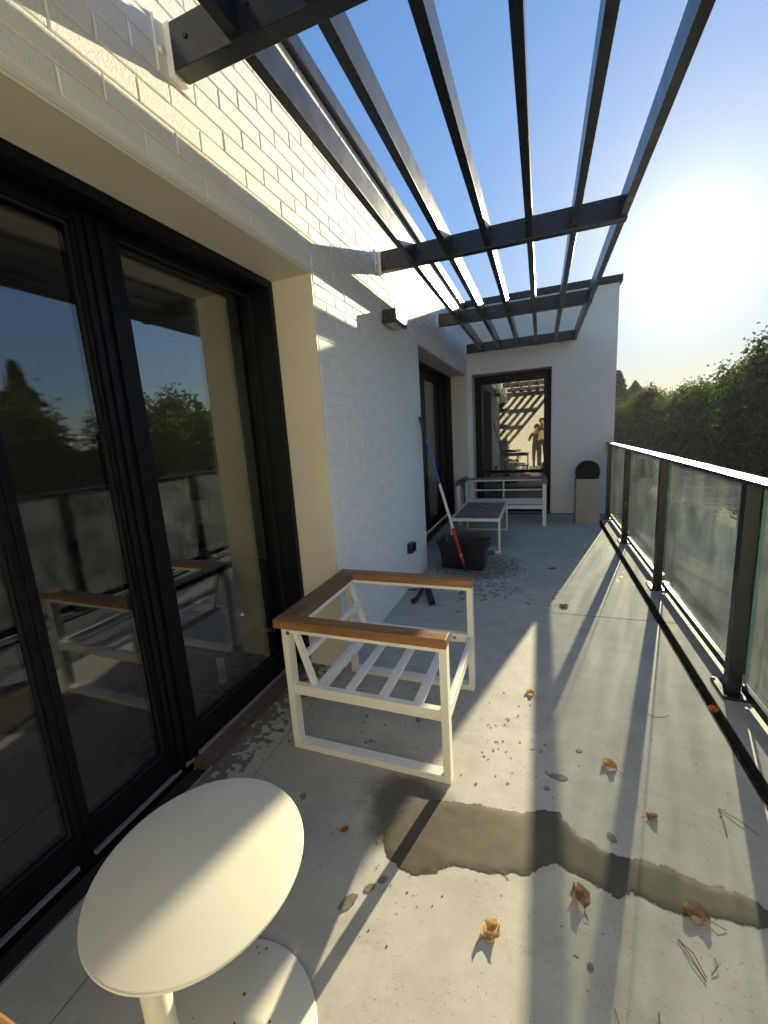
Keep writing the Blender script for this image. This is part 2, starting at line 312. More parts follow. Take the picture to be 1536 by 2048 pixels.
def leafmat(name, a, b, c, tl=0.5):
    t = NT(name); at = t.n('ShaderNodeAttribute', attribute_name='tint'); oi = t.n('ShaderNodeObjectInfo')
    f = at.outputs['Fac']
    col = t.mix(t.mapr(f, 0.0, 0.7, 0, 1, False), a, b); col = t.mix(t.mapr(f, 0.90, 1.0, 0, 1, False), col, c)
    col = t.mix(1.0, col, oi.outputs['Color'], 'MULTIPLY')
    df = t.n('ShaderNodeBsdfDiffuse'); tr = t.n('ShaderNodeBsdfTranslucent'); gl = t.n('ShaderNodeBsdfGlossy'); gl.inputs['Roughness'].default_value = 0.5
    t.l(col, df.inputs[0]); tcol = t.mix(1.0, col, (1.5, 1.5, 0.6), 'MULTIPLY'); t.l(tcol, tr.inputs[0])
    m1 = t.n('ShaderNodeMixShader'); m1.inputs[0].default_value = tl; t.l(df.outputs[0], m1.inputs[1]); t.l(tr.outputs[0], m1.inputs[2])
    m2 = t.n('ShaderNodeMixShader'); m2.inputs[0].default_value = 0.04; t.l(m1.outputs[0], m2.inputs[1]); t.l(gl.outputs[0], m2.inputs[2])
    t.l(m2.outputs[0], t.out.inputs[0]); return t.mat
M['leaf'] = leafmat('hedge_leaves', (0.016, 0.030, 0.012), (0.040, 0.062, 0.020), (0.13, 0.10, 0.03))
M['needle'] = leafmat('conifer_needles', (0.018, 0.032, 0.016), (0.035, 0.055, 0.022), (0.05, 0.06, 0.02), 0.2)
M['box_leaf'] = leafmat('box_leaves', (0.012, 0.022, 0.012), (0.022, 0.038, 0.018), (0.03, 0.045, 0.02), 0.15)
M['bark'] = simple('bark', (0.07, 0.055, 0.04), 0.9, 0.0, 0.3, 6.0, 0.6, 30.0)
def dryleaf(name, a, b):
    t = NT(name); k = t.noise(60.0, 4.0, 0.6); col = t.mix(t.mapr(k, 0.3, 0.7), a, b)
    df = t.n('ShaderNodeBsdfDiffuse'); tr = t.n('ShaderNodeBsdfTranslucent'); t.l(col, df.inputs[0]); t.l(col, tr.inputs[0])
    mx = t.n('ShaderNodeMixShader'); mx.inputs[0].default_value = 0.35; t.l(df.outputs[0], mx.inputs[1]); t.l(tr.outputs[0], mx.inputs[2]); t.l(mx.outputs[0], t.out.inputs[0]); return t.mat
M['leaf_gold'] = dryleaf('dry_leaf_gold', (0.40, 0.24, 0.09), (0.62, 0.44, 0.21))
M['leaf_brown'] = dryleaf('dry_leaf_brown', (0.20, 0.12, 0.08), (0.42, 0.27, 0.18))
M['leaf_orange'] = dryleaf('dry_leaf_orange', (0.45, 0.12, 0.02), (0.55, 0.22, 0.04))
M['twig'] = simple('twig', (0.10, 0.065, 0.035), 0.8)
t = NT('lawn'); a = t.noise(0.35, 5.0); b = t.noise(30.0, 3.0); col = t.mix(t.mapr(a, 0.3, 0.7), (0.035, 0.055, 0.018), (0.07, 0.085, 0.03)); col = t.mix(t.mapr(b, 0.4, 0.7, 0, 0.6), col, (0.02, 0.03, 0.012))
t.pbsdf(col, 0.9, 0.0, t.bump(b, 0.8, 0.05), 0.2); M['lawn'] = t.mat
M['gravel'] = simple('pale_gravel', (0.34, 0.31, 0.26), 0.9, 0.0, 0.3, 40.0, 0.8, 60.0)
M['roofing'] = simple('roof_membrane', (0.05, 0.05, 0.052), 0.85)
M['skin'] = simple('skin', (0.42, 0.24, 0.17), 0.5, 0.0, 0.05)
M['shirt'] = simple('tan_shirt', (0.40, 0.27, 0.16), 0.85, 0.0, 0.08, 12.0)
M['trousers'] = simple('dark_trousers', (0.045, 0.03, 0.032), 0.85)
M['hair'] = simple('dark_hair', (0.02, 0.014, 0.010), 0.55)
M['shoe'] = simple('pale_shoe', (0.5, 0.48, 0.46), 0.6)

# ------------------------------------------------------------------ setting: ground and terrace floor
ground = struct(MB().box(-200, 300, -200, 400, -3.4, -3.2).build('ground', M['lawn']))
path = struct(MB().box(1.6, 3.4, -12, 40, -3.2, -3.17).build('garden_path', M['gravel']))
XW, XF = -1.12, -1.363          # wall face, window frame face
JY = 3.155                      # joint across the slab
terrace = struct(bpy.data.objects.new('terrace_floor', None)); C.objects.link(terrace)
bx('slab_base', XF-0.12, 0.976, -1.0, 6.93, -0.30, -0.062, M['slot_dirt'], terrace)
G = 0.0025
for nm, x0, x1, y0, y1 in (('concrete_slab', -1.146, 0.765, -1.0, JY-G), ('concrete_slab', XW, 0.765, JY+G, 6.93)):
    bx(nm, x0, x1, y0, y1, -0.061, 0.0, M['concrete'], terrace, 0.003)
for y0, y1 in ((-1.0, JY-G), (JY+G, 6.93)):
    bx('edge_slab', 0.82, 0.976, y0, y1, -0.061, 0.0, M['concrete'], terrace, 0.003)
bx('sill_slab', XF, -1.151, -1.0, 2.07, -0.061, -0.001, M['concrete'], terrace, 0.003)
bx('sill_slab', XF, XW-0.003, 4.075, 6.878, -0.061, -0.001, M['concrete'], terrace, 0.003)
bx('gutter_bed', XF-0.115, XF-0.002, -1.0, 1.19, -0.061, -0.042, M['gutter_dark'], terrace)
bx('gutter_bed', XF-0.115, XF-0.002, 4.08, 6.87, -0.061, -0.012, M['gutter_dark'], terrace)
bx('gutter_cover', XF-0.115, XF-0.003, 1.195, 2.07, -0.040, 0.0015, M['wet_board'], terrace, 0.002)
bx('gutter_lip', XF-0.004, XF+0.006, -1.0, 1.19, -0.05, 0.003, M['alu'], terrace)
# drain slot: the gap 0.765..0.82 shows the dark bed; thin steel lips
bx('slot_lip', 0.7655, 0.769, -1.0, 6.93, -0.0605, 0.0015, M['membrane'], terrace)
bx('slot_lip', 0.8165, 0.8198, -1.0, 6.93, -0.0605, 0.0015, M['membrane'], terrace)
md = MB()
for i in range(900):
    x = random.uniform(0.772, 0.814); y = random.uniform(0.3, 6.6); s = random.uniform(0.002, 0.007); z = -0.061+random.random()*0.012
    md.box(x-s, x+s, y-s*1.4, y+s*1.4, z, z+s*0.8)
sd = md.build('slot_debris', M['twig'], terrace); sd['kind'] = 'stuff'
bx('slab_fascia', 0.9765, 0.99, -1.0, 6.93, -0.32, -0.004, M['anthracite'], terrace)

# ------------------------------------------------------------------ house
house = thing('terrace_house', 'white painted brick house with dark sliding doors wrapping round the roof terrace', 'house')
HEAD = 2.268; YD0, YD1 = -0.86, 2.075; Y20, Y21 = 4.07, 6.88; YE = 6.93; TOP = 3.20
wall = MB()
xb, xi = XW-0.0042, -1.46
wall.box(xi, xb, -1.0, YD0, -0.05, HEAD).box(xi, xb, YD1, Y20, -0.05, HEAD).box(xi, xb, Y21, YE+0.3, -0.05, HEAD).box(xi, xb, -1.0, YE+0.3, HEAD, TOP)
bwall = wall.build('brick_wall', M['brick'], house)
# reveals: thin skins of smooth paint lining the openings
def reveal(y0, y1):
    mb = MB()
    mb.box(XF-0.002, XW-0.002, y0, y1, HEAD-0.014, HEAD-0.0005)
    mb.box(XF-0.002, XW-0.002, y0+0.0005, y0+0.012, 0.0, HEAD-0.0145).box(XF-0.002, XW-0.002, y1-0.012, y1-0.0005, 0.0, HEAD-0.0145)
    mb.tube([(XW-0.012, y0+0.01, HEAD-0.013), (XW-0.012, y1-0.01, HEAD-0.013)], 0.006, 6)
    return mb.build('door_reveal', M['reveal'], house)
reveal(YD0, YD1); reveal(Y20, Y21)
# bricks, one by one
BH, CH, PL, JT = 0.0640, 0.0693, 0.2445, 0.0052
def brick_mesh(L, h):
    b = 0.0032; mb = MB(); d = 0.012
    vs = [(-d, -L/2, -h/2), (-d, L/2, -h/2), (-d, L/2, h/2), (-d, -L/2, h/2),
          (-b*0.6, -L/2, -h/2), (-b*0.6, L/2, -h/2), (-b*0.6, L/2, h/2), (-b*0.6, -L/2, h/2),
          (0, -L/2+b, -h/2+b), (0, L/2-b, -h/2+b), (0, L/2-b, h/2-b), (0, -L/2+b, h/2-b)]
    fs = [(8, 9, 10, 11)] + [(i, (i+1) % 4, 4+(i+1) % 4, 4+i) for i in range(4)] + [(4+i, 4+(i+1) % 4, 8+(i+1) % 4, 8+i) for i in range(4)]
    mb.add(vs, fs); return mb
pieces = []
for k in range(-36, 10):
    zt = 2.555 + CH*k; z0, z1 = zt-BH, zt
    off = 1.2275 if k % 2 == 0 else 1.3437
    runs = [(-1.0, YE)]
    zc = (z0+z1)/2
    if zc < HEAD+0.004: runs = [(-1.0, YD0), (YD1, Y20), (Y21, YE)]
    if z1 > TOP: continue
    for (ra, rb) in runs:
        n = math.floor((ra-off)/PL)
        while off+PL*n < rb:
            a = max(ra, off+PL*n+JT/2); b = min(rb, off+PL*(n+1)-JT/2); n += 1
            if b-a > 0.02: pieces.append((a, b, max(z0, 0.004), z1))
def seen(a, b, z0, z1):
    p = RC @ (Vector((XW, (a+b)/2, (z0+z1)/2))-CAM)
    if p.z <= 0.05: return 0.0
    u = 768+FPX*p.x/p.z; v = 1024+FPX*p.y/p.z
    if not (-80 < u < 1600 and -80 < v < 2100): return 0.0
    d = (Vector((XW, (a+b)/2, (z0+z1)/2))-CAM); return (b-a)*(z1-z0)*abs(d.x)/d.length**3
pieces.sort(key=lambda q: -seen(*q))
cache = {}; rest = MB()
for i, (a, b, z0, z1) in enumerate(pieces):
    L, h = round(b-a, 3), round(z1-z0, 3); c = (XW+random.uniform(-0.0012, 0.0006), (a+b)/2, (z0+z1)/2)
    if i < 298:
        if (L, h) not in cache: cache[(L, h)] = brick_mesh(L, h).mesh('brick', M['brick'])
        put('brick', cache[(L, h)], bwall, c, (0, random.uniform(-0.006, 0.006), random.uniform(-0.004, 0.004)))
    else:
        q = brick_mesh(L, h); rest.add([(x+c[0], y+c[1], z+c[2]) for x, y, z in q.v], q.f)
rb = rest.build('brickwork', M['brick'], bwall); rb['kind'] = 'stuff'
# roof edge of the main block
bx('roof_slab', -5.4, -1.135, -5.0, 12.0, 3.02, TOP-0.005, M['roofing'], house)
cp = MB().box(-1.30, -1.085, -1.0, 7.1, TOP, TOP+0.035).box(-1.30, -1.10, -1.0, 7.1, TOP+0.036, TOP+0.11)
cp.build('roof_coping', M['anthracite'], house)
# far wing
WX = 1.004; W0, W1, WH = -1.04, 0.150, 2.268
ww = MB(); th = 0.42
ww.box(XW, W0, YE, YE+th, -0.3, WH).box(W1, WX, YE, YE+th, -0.3, WH).box(XW-0.4, WX, YE+0.0, YE+th, WH, 3.27).box(XW-0.4, XW, YE+0.31, YE+th, -0.3, WH)
ww.box(WX-0.35, WX, YE+th, 12.0, -3.2, 3.27).box(XW, WX, YE+0.001, 12.0, -3.2, -0.31)
ww.build('wing_wall', M['render'], house)
bx('wing_roof', -6.0, WX-0.355, YE+th+0.001, 12.0, 3.0, 3.2, M['roofing'], house)
wc = MB().box(XW-0.4, WX+0.035, YE-0.035, YE+0.40, 3.275, 3.36).box(WX-0.35, WX+0.035, YE+0.401, 12.0, 3.275, 3.36)
wc.build('wing_coping', M['anthracite'], house)
bx('wall_flashing', XW+0.02, WX-0.01, YE-0.004, YE-0.0005, 0.0, 0.014, M['gasket'], house)
# wing behind the viewer
bw = MB().box(-6.0, 2.2, -1.4, -1.0, -3.2, 3.3)
bw.build('rear_wing_wall', M['render'], house)
bx('rear_wing_coping', -6.0, 2.24, -1.44, -0.965, 3.305, 3.39, M['anthracite'], house)
# lower storey below the terrace
bx('lower_wall', -1.2, 0.98, -1.0, 6.92, -3.2, -0.305, M['render'], house)

# sliding doors
def door_panel(par, ya, yb, z0, z1, xf, st=0.055, rail=0.07, gmat=None, depth=0.075, botrail=0.09, st2=None):
    st2 = st2 or st
    """one leaf: stiles, rails, pane"""
    MB().box(xf-depth, xf, ya, ya+st, z0, z1, bv=0.003).build('stile', M['frame'], par)
    MB().box(xf-depth, xf, yb-st2, yb, z0, z1, bv=0.003).build('stile', M['frame'], par)
    MB().box(xf-depth, xf-0.001, ya+st, yb-st2, z1-rail, z1, bv=0.003).build('top_rail', M['frame'], par)
    MB().box(xf-depth, xf-0.001, ya+st, yb-st2, z0, z0+botrail, bv=0.003).build('bottom_rail', M['frame'], par)
    MB().box(xf-0.040, xf-0.026, ya+st-0.005, yb-st2+0.005, z0+botrail-0.005, z1-rail+0.005).build('pane', gmat or M['glass'], par)
    g = MB(); e = 0.008
    g.box(xf-0.025, xf-0.018, ya+st, ya+st+e, z0+botrail, z1-rail).box(xf-0.025, xf-0.018, yb-st2-e, yb-st2, z0+botrail, z1-rail)
    g.box(xf-0.025, xf-0.018, ya+st+e, yb-st2-e, z1-rail-e, z1-rail).box(xf-0.025, xf-0.018, ya+st+e, yb-st2-e, z0+botrail, z0+botrail+e)
    g.build('gasket', M['gasket'], par)
XS = -1.484
door1 = put('sliding_door', None, house); door1.empty_display_size = 0.1
f = MB(); f.box(-1.44, XF-0.003, YD0+0.013, YD1-0.013, 2.222, HEAD-0.015, bv=0.002).box(-1.44, XF-0.003, YD1-0.048, YD1-0.013, 0.005, 2.221, bv=0.002).box(-1.44, XF-0.003, YD0+0.013, YD0+0.048, 0.005, 2.221, bv=0.002)
f.box(-1.60, -1.445, YD0+0.013, YD1-0.013, 2.2365, HEAD-0.016).box(-1.60, -1.445, YD1-0.03, YD1-0.013, 0.0, 2.234)
f.box(-1.372, XF+0.001, YD0+0.05, YD1-0.05, 2.214, 2.2215)
f.build('outer_frame', M['frame'], door1)
door_panel(door1, 1.166, 2.066, 0.02, 2.236, XS, st=0.092, rail=0.042, gmat=M['glass'], botrail=0.10, st2=0.028)
door_panel(door1, 0.732, 1.161, 0.02, 2.236, XS, st=0.028, st2=0.076, rail=0.06, gmat=M['glass_wet'])
door_panel(door1, YD0+0.05, 0.730, 0.02, 2.236, XS, st=0.025, rail=0.06, gmat=M['glass_wet'])
MB().box(XS+0.001, XS+0.012, 1.095, 1.118, 0.0, 2.221, bv=0.003).box(XS+0.001, XS+0.018, 1.125, 1.15, 0.0, 2.221, bv=0.003).box(XS+0.001, XS+0.014, 1.175, 1.21, 0.0, 2.221, bv=0.004).build('interlock', M['frame'], door1)
th_ = MB()
for a, b in ((YD0+0.05, 0.69), (0.746, 1.20), (1.232, 2.03)): th_.box(-1.481, -1.469, a, b, 0.0, 0.014)
th_.build('threshold_strip', M['alu'], door1)
bx('track_base', -1.60, -1.484, YD0+0.02, YD1-0.03, -0.05, 0.018, M['frame'], door1)
door2 = put('sliding_door', None, house); door2.empty_display_size = 0.1
f = MB(); f.box(-1.44, XF-0.003, Y20+0.013, Y21-0.013, 2.222, HEAD-0.015, bv=0.002).box(-1.44, XF-0.003, Y21-0.05, Y21-0.013, 0.005, 2.221, bv=0.002).box(-1.44, XF-0.003, Y20+0.013, Y20+0.048, 0.005, 2.221, bv=0.002)
f.box(-1.60, -1.445, Y20+0.013, Y21-0.013, 2.235, HEAD-0.016).box(-1.60, -1.445, Y21-0.03, Y21-0.013, 0.0, 2.234)
f.build('outer_frame', M['frame'], door2)
door_panel(door2, 5.52, Y21-0.02, 0.02, 2.236, XS, st=0.12, rail=0.10, gmat=M['glass'])
door_panel(door2, Y20+0.05, 5.515, 0.02, 2.236, XS, st=0.16, rail=0.10, gmat=M['glass'])
bx('threshold_strip', -1.484, -1.468, Y20+0.05, Y21-0.05, -0.012, 0.012, M['alu'], door2)
# glazed door in the far wing
win = put('glazed_door', None, house); win.empty_display_size = 0.1
yf = YE+0.30
f = MB(); f.box(W0+0.002, W0+0.06, yf, yf+0.10, 0.0, WH-0.012, bv=0.003).box(W1-0.06, W1-0.002, yf, yf+0.10, 0.0, WH-0.012, bv=0.003).box(W0+0.06, W1-0.06, yf, yf+0.10, WH-0.07, WH-0.012, bv=0.003).box(W0+0.06, W1-0.06, yf, yf+0.10, -0.02, 0.05, bv=0.003)
f.build('outer_frame', M['frame'], win)
f = MB(); f.box(W0+0.061, W0+0.115, yf+0.02, yf+0.11, 0.052, WH-0.072, bv=0.003).box(W1-0.105, W1-0.061, yf+0.02, yf+0.11, 0.052, WH-0.072, bv=0.003).box(W0+0.115, W1-0.105, yf+0.02, yf+0.11, WH-0.145, WH-0.072, bv=0.003).box(W0+0.115, W1-0.105, yf+0.02, yf+0.11, 0.052, 0.13, bv=0.003)
f.build('sash', M['frame'], win)
bx('pane', W0+0.11, W1-0.10, yf+0.06, yf+0.072, 0.125, WH-0.14, M['glass'], win)
rv = MB(); rv.box(W0, W0+0.0015, YE+0.002, yf, 0, WH-0.012).box(W1-0.0015, W1, YE+0.002, yf, 0, WH-0.012).box(W0+0.002, W1-0.002, YE+0.002, yf, WH-0.011, WH-0.0005)
rv.build('door_reveal', M['render'], house)
bx('door_sill', W0+0.002, W1-0.002, YE+0.001, yf+0.1, -0.06, -0.021, M['concrete_kerb'], house)

# rooms behind the glass
room = MB()
room.box(-5.2, -5.1, 1.9, 12.0, -0.05, 2.9).box(-5.2, -5.1, -1.0, 1.9, -0.05, 0.9).box(-5.2, -5.1, -1.0, 1.9, 2.45, 2.9).box(-5.2, -5.1, -1.0, -0.7, 0.9, 2.45).box(-5.1, -1.61, 4.02, 4.06, 0.0, 2.6).box(-5.1, XW-0.4, 7.27, 7.33, 0.0, 2.6).box(-5.1, -1.61, -1.0, 12.0, 2.6, 2.7)
room.box(-1.609, -1.605, YD1+0.0, Y20, 0.0, 2.6)
room.build('room_wall', M['room_wall'], house)
MB().box(-1.6, 0.64, 11.2, 11.3, 0.0, 2.6).box(-1.6, 0.648, 7.36, 11.9, 2.6, 2.7).box(-1.62, -1.601, 7.36, 11.9, 0.0, 2.6).build('room_wall', M['sofa_fabric'], house)
added_win = put('added_window', None, house); added_win.empty_display_size = 0.1  # unseen rear glazing, added to let skylight brighten the dark room
MB().box(-5.19, -5.12, -0.699, -0.64, 0.901, 2.449).box(-5.19, -5.12, 1.84, 1.899, 0.901, 2.449).box(-5.19, -5.12, -0.639, 1.839, 2.39, 2.449).box(-5.19, -5.12, -0.639, 1.839, 0.901, 0.96).build('frame', M['frame'], added_win)
MB().box(-5.16, -5.15, -0.639, 1.839, 0.961, 2.389).build('pane', M['glass'], added_win)
MB().box(-5.1, -1.605, -1.0, 12.0, -0.06, 0.0).box(-1.60, 0.64, 7.36, 11.9, -0.06, 0.0).build('room_floor', M['room_floor'], house)

# ------------------------------------------------------------------ pergola
perg = thing('pergola', 'anthracite metal slatted pergola bolted to the brick wall over the terrace', 'pergola')
BY = [-0.584, 1.257, 3.094, 4.918, 6.812]; BX0, BX1 = -1.089, 0.472; BZ0, BZ1 = 2.571, 2.702
SX = [-0.874, -0.614, -0.354, -0.094, 0.167, 0.429]
for y in BY:
    MB().box(BX0, BX1, y-0.03, y+0.03, BZ0, BZ1, bv=0.003).build('beam', M['anthracite'], perg)
    MB().box(XW-0.006, XW+0.006, y-0.066, y+0.066, BZ0-0.012, BZ1+0.010, bv=0.003).box(XW+0.0061, BX0-0.0005, y-0.030, y+0.030, BZ0-0.008, BZ1+0.006, bv=0.003).build('bracket', M['render'], perg)
    for s in (-0.052, 0.052):
        MB().tube([(XW+0.005, y+s, BZ0+0.05), (XW+0.017, y+s, BZ0+0.05)], [0.012, 0.009], 10).build('bolt', M['render'], perg, smooth=True)
    for xx in (-1.03, -0.80, -0.53):
        MB().tube([(xx, y-0.0345, BZ0+0.075), (xx, y-0.029, BZ0+0.075)], 0.008, 8).build('bolt', M['gasket'], perg)
ends = [-0.999] + BY + [6.93]
for x in SX:
    x1 = x+0.040 if x < 0.42 else BX1-0.002
    for i in range(len(BY)-1):
        MB().box(x, x1, BY[i]+0.0305, BY[i+1]-0.0305, BZ0+0.012, BZ1-0.004, bv=0.002).build('slat', M['anthracite'], perg)
    MB().box(x, x1, -0.995, BY[0]-0.0305, BZ0+0.012, BZ1-0.004, bv=0.002).build('slat', M['anthracite'], perg)

# ------------------------------------------------------------------ balustrade
rail = thing('glass_balustrade', 'dark metal balustrade with glass panels along the outer terrace edge', 'balustrade')
PY = [-0.64, 0.85, 2.365, 3.835, 5.315, 6.63]
for y in PY:
    p = MB().box(0.888, 0.945, y-0.028, y+0.028, 0.0125, 1.071, bv=0.002).build('post', M['anthracite'], rail)
    MB().box(0.862, 0.975, y-0.075, y+0.115, 0.0005, 0.012, bv=0.002).build('base_plate', M['anthracite'], p)
    for dx, dy in ((0.872, -0.06), (0.872, 0.10), (0.962, -0.06), (0.962, 0.10)):
        MB().lathe([(0.008, 0), (0.008, 0.004), (0.004, 0.007)], (dx, y+dy, 0.0122), 8).build('bolt', M['steel'], p)
MB().box(0.897, 0.992, -0.98, 6.925, 1.0725, 1.092, bv=0.003).build('handrail', M['anthracite'], rail)
for i in range(len(PY)-1):
    a, b = PY[i]+0.035, PY[i+1]-0.035
    MB().box(0.952, 0.962, a, b, 0.075, 1.064).build('glass_panel', M['rail_glass'], rail)
    [MB().box(0.9515, 0.9625, q0, q0+0.0022, 0.075, 1.064).build('glass_edge', M['glass_edge'], rail) for q0 in (a-0.0025, b+0.0003)]
    MB().box(0.944, 0.969, PY[i]+0.0285, PY[i+1]-0.0285, 0.03, 0.074, bv=0.002).build('bottom_channel', M['anthracite'], rail)
    MB().box(0.930, 0.984, a+0.03, a+0.075, 0.0745, 0.10, bv=0.002).build('clamp', M['anthracite'], rail)

# ------------------------------------------------------------------ wall lights
def wall_lamp(loc, label):
    t = thing('wall_lamp', label, 'wall lamp', loc)
    MB().box(0.0, 0.012, -0.11, 0.11, -0.035, 0.035, bv=0.002).build('back_plate', M['lamp_metal'], t)
    b = MB().box(0.012, 0.120, -0.13, 0.13, -0.048, 0.048, bv=0.004).build('housing', M['lamp_metal'], t)
    MB().box(0.03, 0.10, -0.11, 0.11, -0.052, -0.0485).build('diffuser', M['grey_label'], t)
    MB().tube([(0.03, -0.1345, -0.01), (0.03, -0.129, -0.01)], 0.004, 8).build('screw', M['steel'], t)
wall_lamp((XW+0.002, 3.21, 2.268), 'dark oblong wall lamp on the brick between the two sliding doors')
t = thing('wall_socket', 'small dark box socket low on the white brick wall', 'socket', (XW+0.002, 3.45, 0.385))
MB().box(0.0, 0.05, -0.05, 0.05, -0.045, 0.045, bv=0.005).build('housing', M['anthracite'], t)
MB().box(0.05, 0.058, -0.042, 0.042, -0.036, 0.040, bv=0.002).build('lid', M['anthracite'], t)
MB().box(0.012, 0.046, 0.0505, 0.053, -0.03, 0.03).build('hinge_plate', M['grey_label'], t)

# ------------------------------------------------------------------ lounge furniture
def lounge(root, W, D, nslat, mid=False):
    """white tube frame, open front towards +x, arms along y=0 and y=D, back at x=0"""
    wm_, L = M['white_metal'], W
    A0, A1 = 0.597, 0.636
    for y0 in (0.0, D-0.05):
        for x0 in (0.0, L-0.03):
            MB().box(x0, x0+0.03, y0, y0+0.05, 0.0, A0, bv=0.002).build('leg', wm_, root)
        MB().box(0.03, L-0.03, y0+0.0005, y0+0.0495, 0.0, 0.03, bv=0.002).build('floor_runner', wm_, root)
        MB().box(0.03, L-0.03, y0+0.001, y0+0.049, A0-0.02, A0-0.0005, bv=0.001).build('arm_rail', wm_, root)
        MB().box(-0.034, L+0.003, y0-0.010, y0+0.058, A0, A1, bv=0.004).build('arm_rest', M['teak_x'], root)
        s0 = y0+0.008 if y0 < 0.1 else y0+0.012
        MB().box(0.0305, L-0.0305, s0, s0+0.03, 0.275, 0.322, bv=0.002).build('seat_rail', wm_, root)
        for xx, zz in ((0.10, 0.0), (L-0.10, 0.0)):
            yy = s0-0.001 if y0 < 0.1 else s0-0.0005
            MB().tube([(xx, s0+0.031, 0.30), (xx, s0+0.036, 0.30)] if y0 < 0.1 else [(xx, s0-0.001, 0.30), (xx, s0-0.006, 0.30)], 0.008, 8).build('bolt', M['steel'], root)
        MB().tube([(0.035, y0-0.001, 0.578), (0.035, y0-0.006, 0.578)] if y0 < 0.1 else [(L-0.015, y0-0.001, 0.31), (L-0.015, y0-0.006, 0.31)], 0.009, 8).build('bolt', M['steel'], root)
        yi = y0+0.042 if y0 < 0.1 else y0-0.012
        MB().bar((0.040, yi, 0.585), (0.118, yi, 0.318), 0.022, 0.026, (0, 1, 0)).build('back_post', wm_, root)
    MB().box(-0.034, 0.062, 0.0585, D-0.0605, A0, A1-0.001, bv=0.004).build('back_rest_rail', M['teak_y'], root)
    MB().box(0.03, 0.058, 0.0505, D-0.0505, A0-0.022, A0-0.0008, bv=0.001).build('back_top_bar', wm_, root)
    MB().bar((0.082, 0.05, 0.455), (0.082, D-0.055, 0.455), 0.02, 0.026).build('back_bar', wm_, root)
    MB().box(0.125, 0.155, 0.0385, D-0.0385, 0.274, 0.320, bv=0.002).build('seat_back_rail', wm_, root)
    MB().box(L-0.026, L-0.002, 0.0505, D-0.0505, 0.262, 0.318, bv=0.002).build('seat_front_rail', wm_, root)
    return L
def add_slats_y(root, xs, D):
    for x in xs: MB().box(x, x+0.04, 0.0385, D-0.0385, 0.312, 0.3235, bv=0.001).build('seat_slat', M['white_metal'], root)
chair = thing('armchair', 'white framed armchair with teak arms and no cushions by the sliding door', 'armchair', (-1.066, 1.400, 0), 0.0, 'cushionless white terrace armchairs')
lounge(chair, 0.737, 0.685, 3); add_slats_y(chair, (0.272, 0.43, 0.585), 0.685)
def copy_tree(o, parent=None):
    c = o.copy(); C.objects.link(c); c.parent = parent
    for ch in list(o.children): copy_tree(ch, c)
    return c
ch2 = copy_tree(chair); ch2['label'] = 'white framed armchair of which only one teak arm corner shows beside the round table'
ch2.location = (-1.36, -0.487, 0); ch2.rotation_euler = (0, 0, 0)
sofa = thing('sofa', 'white framed two seat sofa with teak rail before the glazed far door', 'sofa')
L = 1.245; D = 0.68; sx0, sy1 = -1.167, 6.735
wm_ = M['white_metal']
for x0 in (0.0, L-0.05):
    for y0 in (0.0, D-0.03):
        MB().box(x0, x0+0.05, y0, y0+0.03, 0.0, 0.597, bv=0.002).build('leg', wm_, sofa)
    MB().box(x0+0.0005, x0+0.0495, 0.03, D-0.03, 0.0, 0.03, bv=0.002).build('floor_runner', wm_, sofa) if x0 < 0.1 else None
    MB().box(x0+0.001, x0+0.049, 0.03, D-0.03, 0.577, 0.5965, bv=0.001).build('arm_rail', wm_, sofa)
    MB().box(x0-0.010, x0+0.06, -0.015, D+0.03, 0.597, 0.652, bv=0.004).build('arm_rest', M['table_wood'], sofa)
    MB().box(x0+0.01, x0+0.04, 0.0305, D-0.0305, 0.27, 0.315, bv=0.002).build('seat_rail', wm_, sofa)
MB().box(0.0605, L-0.0605, D-0.055, D+0.03, 0.597, 0.630, bv=0.003).build('back_rest_rail', M['table_wood'], sofa)
MB().box(0.0505, L-0.0505, 0.003, 0.027, 0.25, 0.30, bv=0.002).build('seat_front_rail', wm_, sofa)
MB().box(0.0505, L-0.0505, D-0.12, D-0.095, 0.265, 0.31, bv=0.002).build('seat_back_rail', wm_, sofa)
for zz in (0.425, 0.575): MB().box(0.0505, L-0.0505, D-0.05, D-0.03, zz, zz+0.022, bv=0.002).build('back_bar', wm_, sofa)
MB().box(L/2-0.012, L/2+0.012, D-0.0495, D-0.0305, 0.315, 0.574, bv=0.001).build('back_post', wm_, sofa)
for k in range(5):
    y = 0.08+k*0.105; MB().box(0.0405, L-0.0405, y, y+0.04, 0.302, 0.314, bv=0.001).build('seat_slat', wm_, sofa)
sofa.location = (sx0, 6.047, 0)
# coffee table
ct = thing('coffee_table', 'low white framed coffee table with brown plank top before the sofa', 'table', (-0.985, 4.66, 0))
TL, TD, TH = 0.565, 1.13, 0.40
for k in range(5):
    w_ = (TL-0.052)/5; MB().box(0.026+k*w_+0.0012, 0.026+(k+1)*w_-0.0012, 0.026, TD-0.026, TH-0.02, TH-0.001, bv=0.001).build('plank', M['table_wood'], ct)
MB().box(0, TL, 0, 0.025, TH-0.035, TH, bv=0.002).build('front_apron', wm_, ct); MB().box(0, TL, TD-0.025, TD, TH-0.035, TH, bv=0.002).build('rear_apron', wm_, ct)
MB().box(0, 0.025, 0.0255, TD-0.0255, TH-0.035, TH, bv=0.002).build('side_apron', wm_, ct); MB().box(TL-0.025, TL, 0.0255, TD-0.0255, TH-0.035, TH, bv=0.002).build('side_apron', wm_, ct)
for y0 in (0.0, TD-0.025):
    for x0 in (0.0, TL-0.025): MB().box(x0, x0+0.025, y0+0.0005, y0+0.0245, 0.0, TH-0.0355, bv=0.002).build('leg', wm_, ct)
    MB().box(0.0255, TL-0.0255, y0+0.001, y0+0.024, 0.0, 0.02, bv=0.002).build('floor_runner', wm_, ct)
